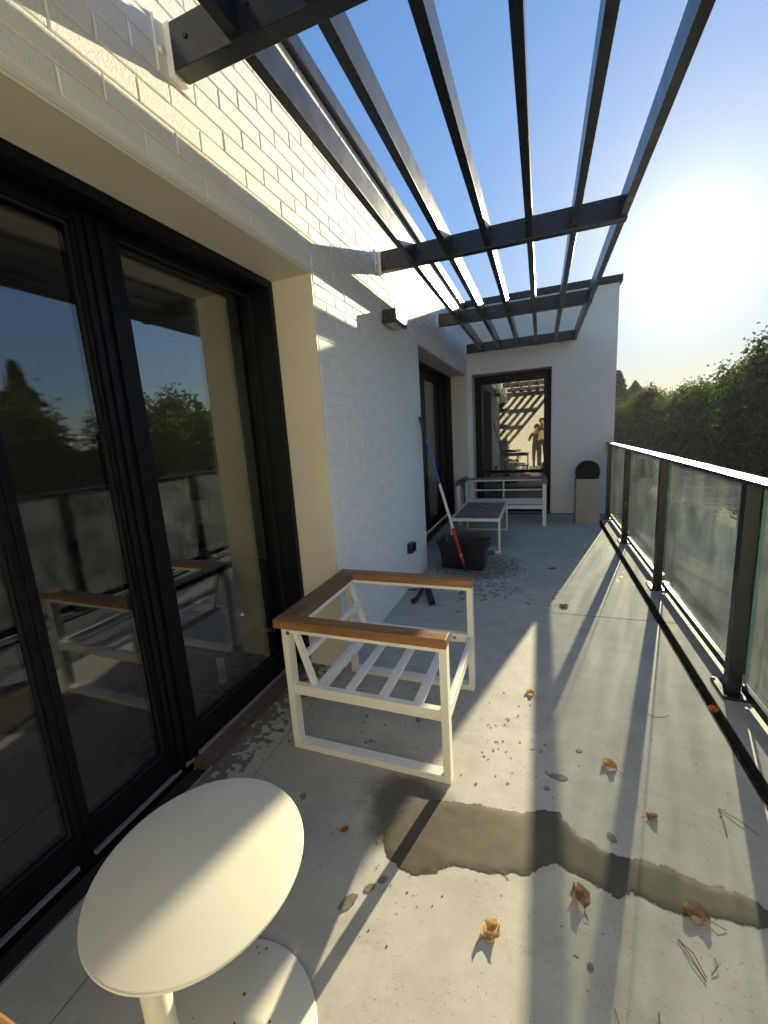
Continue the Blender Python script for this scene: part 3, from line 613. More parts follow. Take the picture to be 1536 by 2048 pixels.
ash = MB(); ash.lathe([(0.001, 0.006), (0.050, 0.006), (0.053, 0.026), (0.058, 0.027), (0.060, 0.0), (0.0012, 0.0)], (0, 0, 0), 28)
bowl = ash.build('ashtray', M['bowl_glass'], smooth=False, auto=True, loc=(-0.70, 5.40, TH+0.0005)); tag(bowl, 'round teal glass ashtray on the brown coffee table', 'ashtray')
# cloth over the sofa arm
cl = MB(); nu, nv = 14, 26
prof = []
for j in range(nv):
    s = j/(nv-1)
    if s < 0.25: prof.append((-0.016, 0.655-0.10*(1-s/0.25)))
    elif s < 0.42: prof.append((-0.016+(s-0.25)/0.17*0.082, 0.657))
    else: prof.append((0.069+0.006*math.sin(s*9), 0.655-(s-0.42)/0.58*0.34))
vs = []
for j, (px, pz) in enumerate(prof):
    for i in range(nu):
        u = i/(nu-1); s = j/(nv-1); wv = 0.008*math.sin(u*11+j*0.35)+0.004*math.sin(u*23)
        drop = max(0, s-0.42)
        vs.append((px+(wv+0.012 if s > 0.42 else 0.0)*(1 if s > 0.42 else 0.2), 0.075+u*(0.17+0.05*drop)-drop*0.02, pz-0.03*drop*math.sin(u*5)))
fs = [(j*nu+i, j*nu+i+1, (j+1)*nu+i+1, (j+1)*nu+i) for j in range(nv-1) for i in range(nu-1)]
cl.add(vs, fs); clo = cl.build('cleaning_cloth', M['teal_cloth'], smooth=True, loc=(sx0, 6.047, 0.0)); md_ = clo.modifiers.new('s', 'SOLIDIFY'); md_.thickness = 0.004; md_.offset = 1
tag(clo, 'teal cleaning cloth draped over the left arm of the sofa', 'cloth')
# round side table
st = thing('side_table', 'cream metal side table with round top and offset round foot', 'side table', (-0.70, 0.545, 0))
R = 0.2245
tp = MB(); tp.lathe([(0.001, -0.006), (R-0.012, -0.006), (R-0.003, -0.004), (R, 0.001), (R-0.001, 0.0045), (R-0.005, 0.006), (0.0012, 0.006)], (0, 0, 0.494), 96)
tp.build('table_top', M['cream_metal'], st, auto=True)
MB().lathe([(0.001, 0.0), (R-0.006, 0.0), (R, 0.002), (R, 0.006), (R-0.004, 0.0085), (0.0012, 0.0085)], (0.01, -0.045, 0.0005), 96).build('base_plate', M['cream_metal'], st, auto=True)
MB().tube([(0.008, -0.150, 0.008), (0.008, -0.150, 0.489)], 0.026, 28).build('stem', M['cream_metal'], st, auto=True)
# planter with clipped ball
pl = thing('planter', 'square stone coloured planter in the far corner by the balustrade', 'planter', (0.618, 6.41, 0))
mb = MB(); h_, s_, i_ = 0.63, 0.152, 0.128
mb.box(-s_+0.006, s_-0.006, -s_+0.006, s_-0.006, 0, 0.05)
for sg in (-1, 1):
    mb.box(-s_, s_, min(sg*s_, sg*i_), max(sg*s_, sg*i_), 0.0005, h_, bv=0.003); mb.box(min(sg*s_, sg*i_), max(sg*s_, sg*i_), -i_+0.0005, i_-0.0005, 0.0006, h_-0.0005, bv=0.003)
mb.build('pot', M['planter'], pl); bx('soil', -i_, i_, -i_, i_, h_-0.09, h_-0.03, M['soil'], pl)

def leaf_cloud(name, cents, sizes, mats, tints=None, up=0.4, fold=0.25, jit=1.0):
    """many folded leaf-sized faces as one mesh (6 verts, 2 quads each)"""
    n = len(cents); c = np.asarray(cents); s = np.asarray(sizes).reshape(-1, 1)
    d = rng.normal(size=(n, 3)); d[:, 2] *= 0.6; d[:, 2] -= 0.25; d /= np.linalg.norm(d, axis=1, keepdims=True)
    nn = rng.normal(size=(n, 3)); nn[:, 2] += up*3; nn -= (nn*d).sum(1, keepdims=True)*d; nn /= np.linalg.norm(nn, axis=1, keepdims=True)
    b = np.cross(d, nn); W = s*0.32
    base = c-d*s*0.5; tip = c+d*s*0.5-nn*s*0.10
    l1 = c+b*W+nn*s*fold*0.5; r1 = c-b*W+nn*s*fold*0.5
    V = np.stack([base, l1, tip, r1], 1).reshape(-1, 3)
    F = np.arange(n)[:, None]*4
    F = np.concatenate([F+np.array([[0, 1, 2]]), F+np.array([[0, 2, 3]])], 1).reshape(-1, 3)
    me = bpy.data.meshes.new(name); me.vertices.add(len(V)); me.vertices.foreach_set('co', V.astype(np.float32).ravel())
    me.loops.add(F.size); me.loops.foreach_set('vertex_index', F.astype(np.int32).ravel())
    me.polygons.add(len(F)); me.polygons.foreach_set('loop_start', np.arange(0, F.size, 3, dtype=np.int32)); me.polygons.foreach_set('loop_total', np.full(len(F), 3, dtype=np.int32))
    me.materials.append(mats); me.update(calc_edges=True)
    at = me.attributes.new('tint', 'FLOAT', 'FACE'); tt = rng.random(n) if tints is None else tints
    at.data.foreach_set('value', np.repeat(tt, 2).astype(np.float32)); return me
n = 5200; d = rng.normal(size=(n, 3)); d /= np.linalg.norm(d, axis=1, keepdims=True)
d[:, 2] = np.where(d[:, 2] < -0.55, -d[:, 2], d[:, 2])
cen = d*(0.148+rng.normal(size=(n, 1))*0.006)
ball = put('topiary_ball', leaf_cloud('topiary_ball', cen, rng.uniform(0.014, 0.024, n), M['box_leaf'], up=0.1), loc=(0.618, 6.41, 0.63+0.085))
tag(ball, 'dark clipped box ball standing in the square planter', 'plant')
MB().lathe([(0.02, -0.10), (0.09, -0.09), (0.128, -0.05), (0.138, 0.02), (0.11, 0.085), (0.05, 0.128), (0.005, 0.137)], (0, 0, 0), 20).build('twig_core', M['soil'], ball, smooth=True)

# bucket: tapered window-cleaner's tub
tub = thing('bucket', 'black rectangular window cleaning bucket on the wet concrete', 'bucket', (-0.742, 4.135, 0), math.radians(-7))
def ring(wx, wy, z, r, n=5):
    out = []
    for (sx, sy, a0) in ((1, 1, 0), (-1, 1, 90), (-1, -1, 180), (1, -1, 270)):
        for k in range(n):
            a = math.radians(a0+90*k/(n-1)); out.append((sx*(wx/2-r)+r*math.cos(a), sy*(wy/2-r)+r*math.sin(a), z))
    return out
rings = [ring(0.42, 0.20, 0.0, 0.03), ring(0.485, 0.245, 0.265, 0.03), ring(0.515, 0.275, 0.268, 0.035), ring(0.52, 0.28, 0.29, 0.035), ring(0.500, 0.260, 0.291, 0.03), ring(0.48, 0.24, 0.27, 0.03), ring(0.41, 0.19, 0.012, 0.028)]
mb = MB(); N = len(rings[0]); vs = [p for r_ in rings for p in r_]
fs = [(i*N+j, i*N+(j+1) % N, (i+1)*N+(j+1) % N, (i+1)*N+j) for i in range(len(rings)-1) for j in range(N)] + [tuple(reversed(range(N))), tuple((len(rings)-1)*N+j for j in range(N))]
mb.add(vs, fs).build('tub', M['black_plastic'], tub, auto=True)
[MB().box(q0, q0+0.028, -0.06, 0.06, 0.235, 0.266, bv=0.004).build('grip', M['black_plastic'], tub) for q0 in (0.247, -0.275)]
for sx in (-1, 1):
    for sy in (-1, 1): MB().box(sx*0.18-0.02, sx*0.18+0.02, sy*0.1125-0.008, sy*0.1125+0.008, 0.012, 0.20, bv=0.003).build('rib', M['black_plastic'], tub)
bx('dirty_water', -0.215, 0.215, -0.10, 0.10, 0.10, 0.105, M['gutter_dark'], tub)
sp = MB().box(-0.05, 0.05, -0.03, 0.03, 0, 0.045, bv=0.012).build('sponge', M['sponge'], loc=(-0.452, 4.30, 0.135), rot=(0.25, 0.2, 0.4)); tag(sp, 'teal sponge wedged behind the right end of the bucket', 'sponge')
sp.location = (-0.525, 4.58, 0.0); sp.rotation_euler = (0, 0, 0.4)
# telescopic pole leaning on the wall corner
pole = thing('telescopic_pole', 'red white and blue telescopic pole leaning against the brick corner', 'pole')
P0 = Vector((-0.703, 3.985, 0.004)); P1 = Vector((XW+0.022, 3.93, 1.556)); pd = (P1-P0)
def seg(nm, a, b, r0, r1, mt, lb=None): MB().tube([P0+pd*a, P0+pd*b], [r0, r1], 14).build(nm, mt, pole, auto=True, label=lb)
seg('foot_tip', 0.0, 0.045, 0.011, 0.015, M['black_plastic']); seg('lower_tube', 0.045, 0.287, 0.016, 0.016, M['red_pole'], 'red lower tube'); seg('collar', 0.1, 0.112, 0.0172, 0.0172, M['grey_label'])
seg('middle_tube', 0.287, 0.574, 0.0145, 0.0145, M['white_pole'], 'white middle tube'); seg('upper_tube', 0.574, 0.86, 0.0125, 0.0125, M['blue_pole'], 'blue upper tube'); seg('grip', 0.86, 1.0, 0.0145, 0.012, M['black_plastic'])
mb = MB()
for k in range(4):
    q = P0+pd*(0.875+k*0.02); mb.tube([q, q+Vector((-0.012, -0.034, 0.004))], [0.008, 0.006], 8)
mb.build('clamp_teeth', M['black_plastic'], pole)
# squeegee head lying on the floor by the wall
sq = thing('squeegee', 'black window squeegee and handle lying on concrete behind the armchair', 'squeegee', (-0.99, 3.36, 0.0))
MB().tube([(-0.125, 0.0, 0.012), (0.02, 0.01, 0.020)], 0.006, 8).build('channel', M['black_plastic'], sq)
MB().tube([(0.0, -0.27, 0.024), (0.012, -0.22, 0.024), (0.02, -0.05, 0.05), (0.02, 0.02, 0.056)], [0.022, 0.016, 0.016, 0.018], 12).build('handle', M['black_plastic'], sq, smooth=True)
MB().bar((0.035, 0.03, 0.065), (0.165, -0.28, 0.026), 0.050, 0.034).build('washer_sleeve', M['black_plastic'], sq)

# ------------------------------------------------------------------ water, leaves and litter on the floor
PUD = [(-0.31, 1.33), (-0.281, 1.332), (-0.207, 1.343), (-0.134, 1.344), (-0.063, 1.354), (0.023, 1.392), (0.074, 1.393), (0.09, 1.366), (0.135, 1.321), (0.193, 1.294), (0.251, 1.286), (0.322, 1.292), (0.39, 1.289), (0.438, 1.273), (0.487, 1.266), (0.526, 1.274), (0.581, 1.261), (0.614, 1.237), (0.676, 1.219), (0.651, 1.163), (0.59, 1.179), (0.527, 1.173), (0.469, 1.171), (0.393, 1.152), (0.332, 1.153), (0.297, 1.165), (0.262, 1.172), (0.24, 1.146), (0.222, 1.145), (0.191, 1.156), (0.138, 1.177), (0.081, 1.19), (0.044, 1.19), (0.018, 1.17), (-0.046, 1.121), (-0.084, 1.122), (-0.136, 1.1), (-0.175, 1.101), (-0.262, 1.086), (-0.299, 1.069), (-0.317, 1.039), (-0.35, 1.037), (-0.377, 1.017), (-0.405, 1.023), (-0.453, 1.037), (-0.491, 1.069), (-0.52, 1.136), (-0.505, 1.214), (-0.411, 1.299)]
def ragged(pts, amp, step, seed):
    r_ = random.Random(seed); out = []
    for i in range(len(pts)):
        a = Vector((*pts[i], 0)); b = Vector((*pts[(i+1) % len(pts)], 0)); k = max(1, int((b-a).length/step)); nrm_ = Vector((-(b-a).y, (b-a).x, 0)).normalized() if (b-a).length > 1e-6 else Vector((0, 0, 0))
        for j in range(k):
            q = a.lerp(b, j/k)+nrm_*r_.gauss(0, amp); out.append((q.x, q.y))
    return out
def film(pts, z0, z1, mb):
    """thin water film with a rounded rim"""
    n = len(pts); cx = sum(p[0] for p in pts)/n
    vs = [(x, y, z0) for x, y in pts] + [(x, y, z1) for x, y in pts]
    fs = [tuple(range(n, 2*n))] + [(i, (i+1) % n, n+(i+1) % n, n+i) for i in range(n)]
    mb.add(vs, fs); return mb
def oval(cx, cy, a, b, ang, n=22, seed=0):
    r_ = random.Random(seed); out = []
    for i in range(n):
        t_ = 2*math.pi*i/n; rr = 1+r_.gauss(0, 0.06); x = a*rr*math.cos(t_); y = b*rr*math.sin(t_)
        out.append((cx+x*math.cos(ang)-y*math.sin(ang), cy+x*math.sin(ang)+y*math.cos(ang)))
    return out
def sdist(x, y, P):
    ins = False; best = 9.0; n_ = len(P)
    for i in range(n_):
        (ax, ay), (bx_, by_) = P[i], P[(i+1) % n_]
        if (ay > y) != (by_ > y) and x < (bx_-ax)*(y-ay)/(by_-ay)+ax: ins = not ins
        dx, dy = bx_-ax, by_-ay; q = max(0.0, min(1.0, ((x-ax)*dx+(y-ay)*dy)/(dx*dx+dy*dy+1e-12)))
        best = min(best, math.hypot(x-ax-q*dx, y-ay-q*dy))
    return best if ins else -best
cell = 0.0085; x0_ = min(p[0] for p in PUD)-0.03; y0_ = min(p[1] for p in PUD)-0.03
nx_ = int((max(p[0] for p in PUD)+0.03-x0_)/cell); ny_ = int((max(p[1] for p in PUD)+0.03-y0_)/cell)
sd_ = [[sdist(x0_+i*cell, y0_+j*cell, PUD) for i in range(nx_)] for j in range(ny_)]
vid = {}; vs = []; ed_ = []; fs = []
def pv_(i, j):
    if (i, j) not in vid: vid[(i, j)] = len(vs); vs.append((x0_+i*cell, y0_+j*cell, 0.0009+0.0016*max(0.0, min(1.0, sd_[j][i]/0.02)))); ed_.append(sd_[j][i])
    return vid[(i, j)]
for j in range(ny_-1):
    for i in range(nx_-1):
        if max(sd_[j][i], sd_[j+1][i], sd_[j][i+1], sd_[j+1][i+1]) > -0.022: fs.append((pv_(i, j), pv_(i+1, j), pv_(i+1, j+1), pv_(i, j+1)))
pud = MB(); pud.add(vs, fs); pm = pud.mesh('puddle', M['film'], True)
at = pm.attributes.new('edge', 'FLOAT', 'POINT'); at.data.foreach_set('value', ed_)
puddle = put('puddle', pm); tag(puddle, 'long wet trail of spilt water crossing the sunlit concrete', 'puddle')
dr = MB()
for i, (x, y, a, b, an) in enumerate(((-0.545, 0.885, 0.034, 0.016, 1.0), (-0.497, 0.943, 0.018, 0.011, 0.8), (-0.466, 0.977, 0.016, 0.011, 0.7))): film(oval(x, y, a, b, an, seed=i), 0.0004, 0.0024, dr)
for i in range(80):
    k = random.random()
    if k < 0.45: x, y, s = random.gauss(-0.12, 0.13), random.gauss(1.62, 0.20), random.uniform(0.0015, 0.005)
    elif k < 0.6: x, y, s = random.gauss(0.10, 0.10), random.gauss(1.02, 0.10), random.uniform(0.002, 0.008)
    elif k < 0.8: x, y, s = random.gauss(-0.7, 0.2), random.gauss(1.7, 0.25), random.uniform(0.003, 0.012)
    else: x, y, s = random.gauss(-0.35, 0.3), random.gauss(3.3, 0.3), random.uniform(0.006, 0.02)
    if x < -1.1 or (-0.36 < x and 0.95 < y < 1.40): continue
    film(oval(x, y, s*random.uniform(1, 1.6), s, random.uniform(0, 3), 12, i+20), 0.0004, 0.0018, dr)
film(oval(0.075, 1.56, 0.035, 0.016, 0.1, seed=90), 0.0004, 0.0024, dr); film(oval(0.03, 1.49, 0.013, 0.010, 0.1, seed=91), 0.0004, 0.0024, dr); film(oval(0.235, 1.345, 0.012, 0.02, 0.5, seed=92), 0.0004, 0.0024, dr); film(oval(0.165, 1.735, 0.014, 0.010, 0.3, seed=93), 0.0004, 0.0024, dr)
drops = dr.build('water_drops', M['drop']); drops['kind'] = 'stuff'; drops['label'] = 'scattered dark water drops on the concrete'
lidm = MB(); film(oval(0.529, 2.112, 0.052, 0.050, 0, 28, 5), 0.0004, 0.0016, lidm)
ld = lidm.build('floor_plug', M['concrete_kerb'], terrace)
def fallen_leaf(x, y, size, rz, mat, curl, label, tilt=0.15, z=0.0):
    t_ = thing('fallen_leaf', label, 'leaf', (x, y, z+0.0005), rz, 'fallen leaves on the terrace')
    nu, nv = 9, 7; vs = []; 
    for i in range(nu):
        u = i/(nu-1); wid = math.sin(math.pi*min(1, u*0.93+0.05))**0.75*(1-0.35*u)*0.62+0.015
        for j in range(nv):
            v = (j/(nv-1)-0.5)*2
            zz = size*(curl*(abs(v)**1.6)*0.45+0.25*curl*math.sin(u*5+v*2.1)+0.35*tilt*u+0.05*math.sin(9*u+7*v))
            vs.append((size*(u-0.5), size*wid*v*(1-0.25*curl*abs(v))*(1+0.1*math.sin(14*u)), zz))
    mn = min(v[2] for v in vs); vs = [(a, b, c-mn) for a, b, c in vs]
    fs = [(i*nv+j, i*nv+j+1, (i+1)*nv+j+1, (i+1)*nv+j) for i in range(nu-1) for j in range(nv-1)]
    MB().add(vs, fs).build('blade', mat, t_, smooth=True)
    zc = vs[3][2]
    MB().tube([(-size*0.48, 0, zc+0.001), (-size*0.75, size*0.06, zc*0.6+0.004), (-size*1.05, size*0.02, 0.0015)], [0.0009, 0.0008, 0.001], 5).build('stem', M['twig'], t_)
fallen_leaf(0.272, 1.676, 0.055, 2.6, M['leaf_gold'], 0.35, 'golden curled leaf on sunlit concrete between the post shadows')
fallen_leaf(0.380, 1.465, 0.037, 0.3, M['leaf_brown'], 0.45, 'small rolled brown leaf in the narrow shadow band')
fallen_leaf(0.118, 1.111, 0.058, 1.9, M['leaf_brown'], 0.40, 'crumpled pinkish brown leaf just below the wet trail', 0.2)
fallen_leaf(0.423, 1.162, 0.063, 2.9, M['leaf_brown'], 0.25, 'broad brown leaf lying on the lower edge of the wet trail')
fallen_leaf(-0.122, 0.942, 0.056, 0.9, M['leaf_gold'], 0.40, 'golden leaf standing folded on dry concrete nearest the camera', 0.2)
fallen_leaf(-0.046, 2.093, 0.044, 2.5, M['leaf_gold'], 0.30, 'pale golden leaf on concrete right of the armchair')
fallen_leaf(0.178, 3.29, 0.066, 0.2, M['leaf_brown'], 0.15, 'flat brown leaf beside the joint across the slab')
fallen_leaf(0.792, 2.207, 0.046, 1.2, M['leaf_orange'], 0.25, 'orange brown leaf caught in the drain slot', 0.2, -0.012)
fallen_leaf(0.116, 4.193, 0.062, 0.1, M['leaf_brown'], 0.12, 'tan leaf in the shade right of the bucket')
fallen_leaf(-0.657, 1.096, 0.026, 0.6, M['leaf_orange'], 0.20, 'small orange scrap of leaf beside the soaked stain')
def needles(pts, label):
    t_ = thing('pine_needle', label, 'pine needle', (pts[0][0][0], pts[0][0][1], 0.0), 0.0, 'pine needles on the terrace'); o0 = Vector(pts[0][0]+(0,))
    for ln in pts:
        q = [Vector(p+(0.0022+0.004*(0 < i < len(ln)-1),))-o0 for i, p in enumerate(ln)]
        MB().tube(q, 0.0011, 5).build('needle', M['twig'], t_)
needles([[(0.608, 1.575), (0.655, 1.535), (0.693, 1.493)], [(0.608, 1.575), (0.604, 1.52), (0.595, 1.459)]], 'forked pine needle pair near the drain slot at right')
needles([[(0.357, 1.08), (0.385, 1.055), (0.400, 1.01)], [(0.360, 1.08), (0.378, 1.045), (0.396, 1.00)], [(0.433, 1.062), (0.436, 1.045), (0.414, 1.02)]], 'tangle of pine needles below the broad brown leaf')
needles([[(0.176, 0.875), (0.180, 0.85), (0.186, 0.83)], [(0.273, 0.90), (0.268, 0.87), (0.262, 0.84)]], 'two short pine needles at the bottom edge of the view')
gr = MB()
for i in range(300):
    x = random.uniform(-1.0, 0.74); y = random.uniform(0.55, 4.5)**1.0; s = random.uniform(0.0006, 0.0020)
    if random.random() < 0.25: x = random.gauss(-0.5, 0.12); y = random.gauss(1.15, 0.13)
    gr.bar((x-s*random.uniform(0.5, 1.8), y-s*random.uniform(-1.5, 1.5), 0.0004+s*0.4), (x+s, y+s, 0.0004+s*0.4), s*1.3, s*0.8)
for i in range(26):
    x = -0.69+random.gauss(0, 0.10); y = 0.50+random.gauss(0, 0.09); s = random.uniform(0.001, 0.0028)
    if (x+0.69)**2+(y-0.5)**2 < 0.043: gr.box(x-s, x+s, y-s, y+s, 0.0095, 0.0095+s)
g_ = gr.build('grit', M['twig']); g_['kind'] = 'stuff'; g_['label'] = 'fine dark grit scattered over the concrete'

# ------------------------------------------------------------------ furniture seen dimly through the glass
sb = thing('sideboard', 'reddish wooden sideboard standing inside behind the sliding door', 'sideboard', (-3.2, 2.85, 0))
MB().box(-0.45, 0.0, -0.6, 0.58, 0.40, 0.46, bv=0.004).build('top', M['red_wood'], sb)
MB().box(-0.44, -0.01, -0.58, 0.2, 0.10, 0.399, bv=0.004).build('body', M['sofa_fabric'], sb)
for y in (-0.56, 0.50): MB().box(-0.08, -0.02, y, y+0.06, 0.0, 0.399).build('leg', M['red_wood'], sb); MB().box(-0.43, -0.37, y, y+0.06, 0.0, 0.399).build('leg', M['red_wood'], sb)
lp = thing('table_lamp', 'table lamp with pale drum shade on the sideboard indoors', 'lamp', (-3.38, 3.33, 0.461))
MB().lathe([(0.07, 0), (0.075, 0.01), (0.05, 0.05), (0.055, 0.13), (0.02, 0.16)], (0, 0, 0), 20).build('base', M['red_wood'], lp, smooth=True)
MB().lathe([(0.125, 0.15), (0.105, 0.40)], (0, 0, 0), 28).build('lamp_shade', M['shade_cloth'], lp, auto=True)
sf = thing('indoor_sofa', 'dark upholstered sofa just inside the sliding door', 'sofa', (-2.55, 0.2, 0))
MB().box(-0.45, 0.35, -0.9, 1.7, 0.08, 0.40, bv=0.03).build('seat', M['sofa_fabric'], sf); MB().box(-0.62, -0.45, -0.9, 1.7, 0.08, 0.80, bv=0.03).build('backrest', M['sofa_fabric'], sf)
cu = MB().box(-0.22, 0.22, -0.07, 0.07, -0.2, 0.2, bv=0.05).build('cushion', M['tan_fabric'], loc=(-2.55, 1.62, 0.62), rot=(0.35, 0, 0.2)); tag(cu, 'tan cushion standing on the indoor sofa', 'cushion')
lt = thing('low_table', 'low pale framed table inside the right door pane', 'table', (-2.05, 2.15, 0))
MB().box(-0.35, 0.3, -0.45, 0.25, 0.18, 0.215, bv=0.003).build('top', M['sofa_fabric'], lt)
for x in (-0.34, 0.26):
    for y in (-0.44, 0.21): MB().box(x, x+0.03, y, y+0.03, 0.0, 0.1795).build('leg', M['shade_cloth'], lt)
MB().box(-0.31, 0.26, 0.215, 0.235, 0.0, 0.02).build('floor_runner', M['shade_cloth'], lt)
be = thing('bell', 'shiny chrome dome with thin upright stem on the low indoor table', 'ornament', (-1.96, 2.165, 0.2155))
MB().lathe([(0.052, 0.0), (0.050, 0.02), (0.040, 0.042), (0.022, 0.056), (0.006, 0.062)], (0, 0, 0), 24).build('dome', M['chrome'], be, smooth=True)
MB().tube([(0, 0, 0.06), (0, 0, 0.16)], 0.004, 8).build('stem', M['chrome'], be)
cu2 = MB(); vs = []
for i in range(50):
    y = 5.60+i*0.025; x = -2.05+0.035*math.sin(i*1.15)
    vs += [(x, y, 0.03), (x, y, 2.5)]
cu2.add(vs, [(2*i, 2*i+2, 2*i+3, 2*i+1) for i in range(49)]); cc = cu2.build('curtain', M['curtain'], smooth=True); cm = cc.modifiers.new('s', 'SOLIDIFY'); cm.thickness = 0.003
tag(cc, 'pale curtain hanging inside the farther sliding door', 'curtain')

# ------------------------------------------------------------------ the photographer, seen only as a reflection
def person():
    J = {}
    names = []; co = []; ra = []
    def j(n, p, r): names.append(n); co.append(p); ra.append(r if isinstance(r, tuple) else (r, r))
    j('pelvis', (0, 0, 0.90), (0.165, 0.115)); j('waist', (0, 0.0, 1.04), (0.145, 0.10)); j('chest', (0, 0.0, 1.22), (0.165, 0.105)); j('neckb', (0, 0.0, 1.36), (0.085, 0.07)); j('neck', (0, 0.015, 1.43), (0.052, 0.052))
    j('head1', (0, 0.03, 1.50), (0.074, 0.085)); j('head2', (0, 0.03, 1.57), (0.074, 0.09)); j('crown', (0, 0.02, 1.62), (0.045, 0.055))
    for s, n in ((-1, 'l'), (1, 'r')):
        j('hip'+n, (s*0.09, 0, 0.84), 0.085); j('knee'+n, (s*0.10, 0.01, 0.46), 0.055); j('ankle'+n, (s*0.105, -0.02, 0.08), 0.038); j('toe'+n, (s*0.115, 0.14, 0.03), 0.035)
        j('sh'+n, (s*0.165, 0.0, 1.325), 0.056); j('elb'+n, (s*0.25, 0.07, 1.10), 0.040); j('wr'+n, (s*0.085, 0.29, 1.335), 0.026); j('palm'+n, (s*0.066, 0.335, 1.375), (0.016, 0.030))
    idx = {n: i for i, n in enumerate(names)}
    E = [('pelvis', 'waist'), ('waist', 'chest'), ('chest', 'neckb'), ('neckb', 'neck'), ('neck', 'head1'), ('head1', 'head2'), ('head2', 'crown')]
    for n in 'lr': E += [('pelvis', 'hip'+n), ('hip'+n, 'knee'+n), ('knee'+n, 'ankle'+n), ('ankle'+n, 'toe'+n), ('chest', 'sh'+n), ('sh'+n, 'elb'+n), ('elb'+n, 'wr'+n), ('wr'+n, 'palm'+n)]
    # fingers curl round the back of the phone, thumb in front
    for s, n in ((-1, 'l'), (1, 'r')):
        prev0 = 'palm'+n
        for k in range(4):
            z = 1.415-0.022*k; ln = (0.9, 1.0, 0.95, 0.75)[k]
            a, b, c = 'f%d1' % k+n, 'f%d2' % k+n, 'f%d3' % k+n
            j(a, (s*0.058, 0.352, z), 0.0095); j(b, (s*0.050, 0.374+0.004*ln, z+0.003), 0.0085); j(c, (s*(0.050-0.026*ln), 0.384, z+0.004), 0.0075)
            E += [(prev0, a), (a, b), (b, c)]
        j('t1'+n, (s*0.056, 0.330, 1.405), 0.010); j('t2'+n, (s*0.040, 0.338, 1.425), 0.009); E += [('palm'+n, 't1'+n), ('t1'+n, 't2'+n)]
    idx = {n: i for i, n in enumerate(names)}
    me = bpy.data.meshes.new('person'); me.from_pydata(co, [(idx[a], idx[b]) for a, b in E], []); o = bpy.data.objects.new('person', me); C.objects.link(o)
    sk = o.modifiers.new('skin', 'SKIN'); ss = o.modifiers.new('sub', 'SUBSURF'); ss.levels = 1; ss.render_levels = 1
    for i, v in enumerate(me.skin_vertices[0].data): v.radius = ra[i]; v.use_root = (i == 0)
    bpy.context.view_layer.update()
    dg = bpy.context.evaluated_depsgraph_get(); m2 = bpy.data.meshes.new_from_object(o.evaluated_get(dg)); m2.name = 'person_body'
    bpy.data.objects.remove(o); m2.materials.clear()
    for k in ('skin', 'shirt', 'trousers', 'shoe'): m2.materials.append(M[k])
    for p in m2.polygons:
        c = p.center; p.use_smooth = True
        p.material_index = 3 if c.z < 0.07 else 2 if c.z < 0.92 else 1 if (c.z < 1.385 and abs(c.x) < 0.26 and c.y < 0.12 and not (abs(c.x) < 0.06 and c.z > 1.375)) else 0
    return m2
pb = put('person', person()); pb.location = (0.03, -0.40, 0.0)
tag(pb, 'person in tan shirt and dark trousers holding up a phone before the rear wall', 'person')
hr = MB(); hr.lathe([(0.080, -0.02), (0.088, 0.03), (0.082, 0.07), (0.055, 0.105), (0.01, 0.117)], (0, 0.0, 1.535), 20); hr.build('hair', M['hair'], pb, smooth=True, loc=(0, 0.012, 0))
fc = MB(); fc.lathe([(0.012, -0.012), (0.014, 0.0), (0.008, 0.022)], (0, 0.125, 1.535), 8); fc.build('nose', M['skin'], pb, smooth=True)
for s in (-1, 1):
    MB().lathe([(0.004, -0.03), (0.014, 0.0), (0.012, 0.025), (0.003, 0.035)], (s*0.082, 0.02, 1.54), 8).build('ear', M['skin'], pb, smooth=True)
    MB().lathe([(0.004, -0.006), (0.008, 0.0), (0.004, 0.006)], (s*0.032, 0.116, 1.56), 8).build('eye', M['hair'], pb, smooth=True)
ph = thing('smartphone', 'dark smartphone held up in both hands by the reflected person', 'phone', (0.03, -0.035, 1.385))
MB().box(-0.037, 0.037, -0.004, 0.004, -0.078, 0.078, bv=0.003).build('body', M['black_plastic'], ph); MB().box(-0.033, 0.033, -0.0048, -0.0042, -0.072, 0.072).build('screen', M['gasket'], ph)

# ------------------------------------------------------------------ garden trees
def crown_points(n, R, H, seed, clumps=60, rough=0.28, lo=0.0):
    r = np.random.default_rng(seed); d = r.normal(size=(clumps, 3)); d /= np.linalg.norm(d, axis=1, keepdims=True)
    rad = r.uniform(0.55, 1.0, (clumps, 1))**0.5; cc = d*rad*np.array([[R, R, H]])
    cc[:, 2] = np.maximum(cc[:, 2], -H*0.97)
    k = r.integers(0, clumps, n); g = r.normal(size=(n, 3))*np.array([[R*rough, R*rough, min(R, H)*rough]])
    return cc[k]+g, k
def tree_meshes(i, R, H, nleaf, size, seed, mat):
    p, k = crown_points(nleaf, R*0.88, H*0.9, seed, 60, 0.145)
    sz = rng.uniform(0.7, 1.15, len(p))*size
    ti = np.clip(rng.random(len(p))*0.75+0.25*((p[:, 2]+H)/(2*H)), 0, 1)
    tw, _ = crown_points(260, R*0.95, H*0.93, seed+50, 40, 0.06)   # loose outer sprays
    tw[:, 2] = np.abs(tw[:, 2])
    sp = (tw[:, None, :]+rng.normal(size=(260, 9, 3))*0.10).reshape(-1, 3)
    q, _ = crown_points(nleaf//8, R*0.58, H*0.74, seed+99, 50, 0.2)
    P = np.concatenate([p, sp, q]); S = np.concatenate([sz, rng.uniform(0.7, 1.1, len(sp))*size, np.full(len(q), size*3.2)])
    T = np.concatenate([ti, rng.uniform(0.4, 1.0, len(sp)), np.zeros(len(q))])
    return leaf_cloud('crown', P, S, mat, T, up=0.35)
variants = []
for i, (R_, H_) in enumerate(((1.55, 2.6), (1.75, 2.75), (1.45, 2.45), (1.65, 2.6))):
    variants.append((tree_meshes(i, R_, H_, 14000, 0.125, 30+i, M['leaf']), H_))
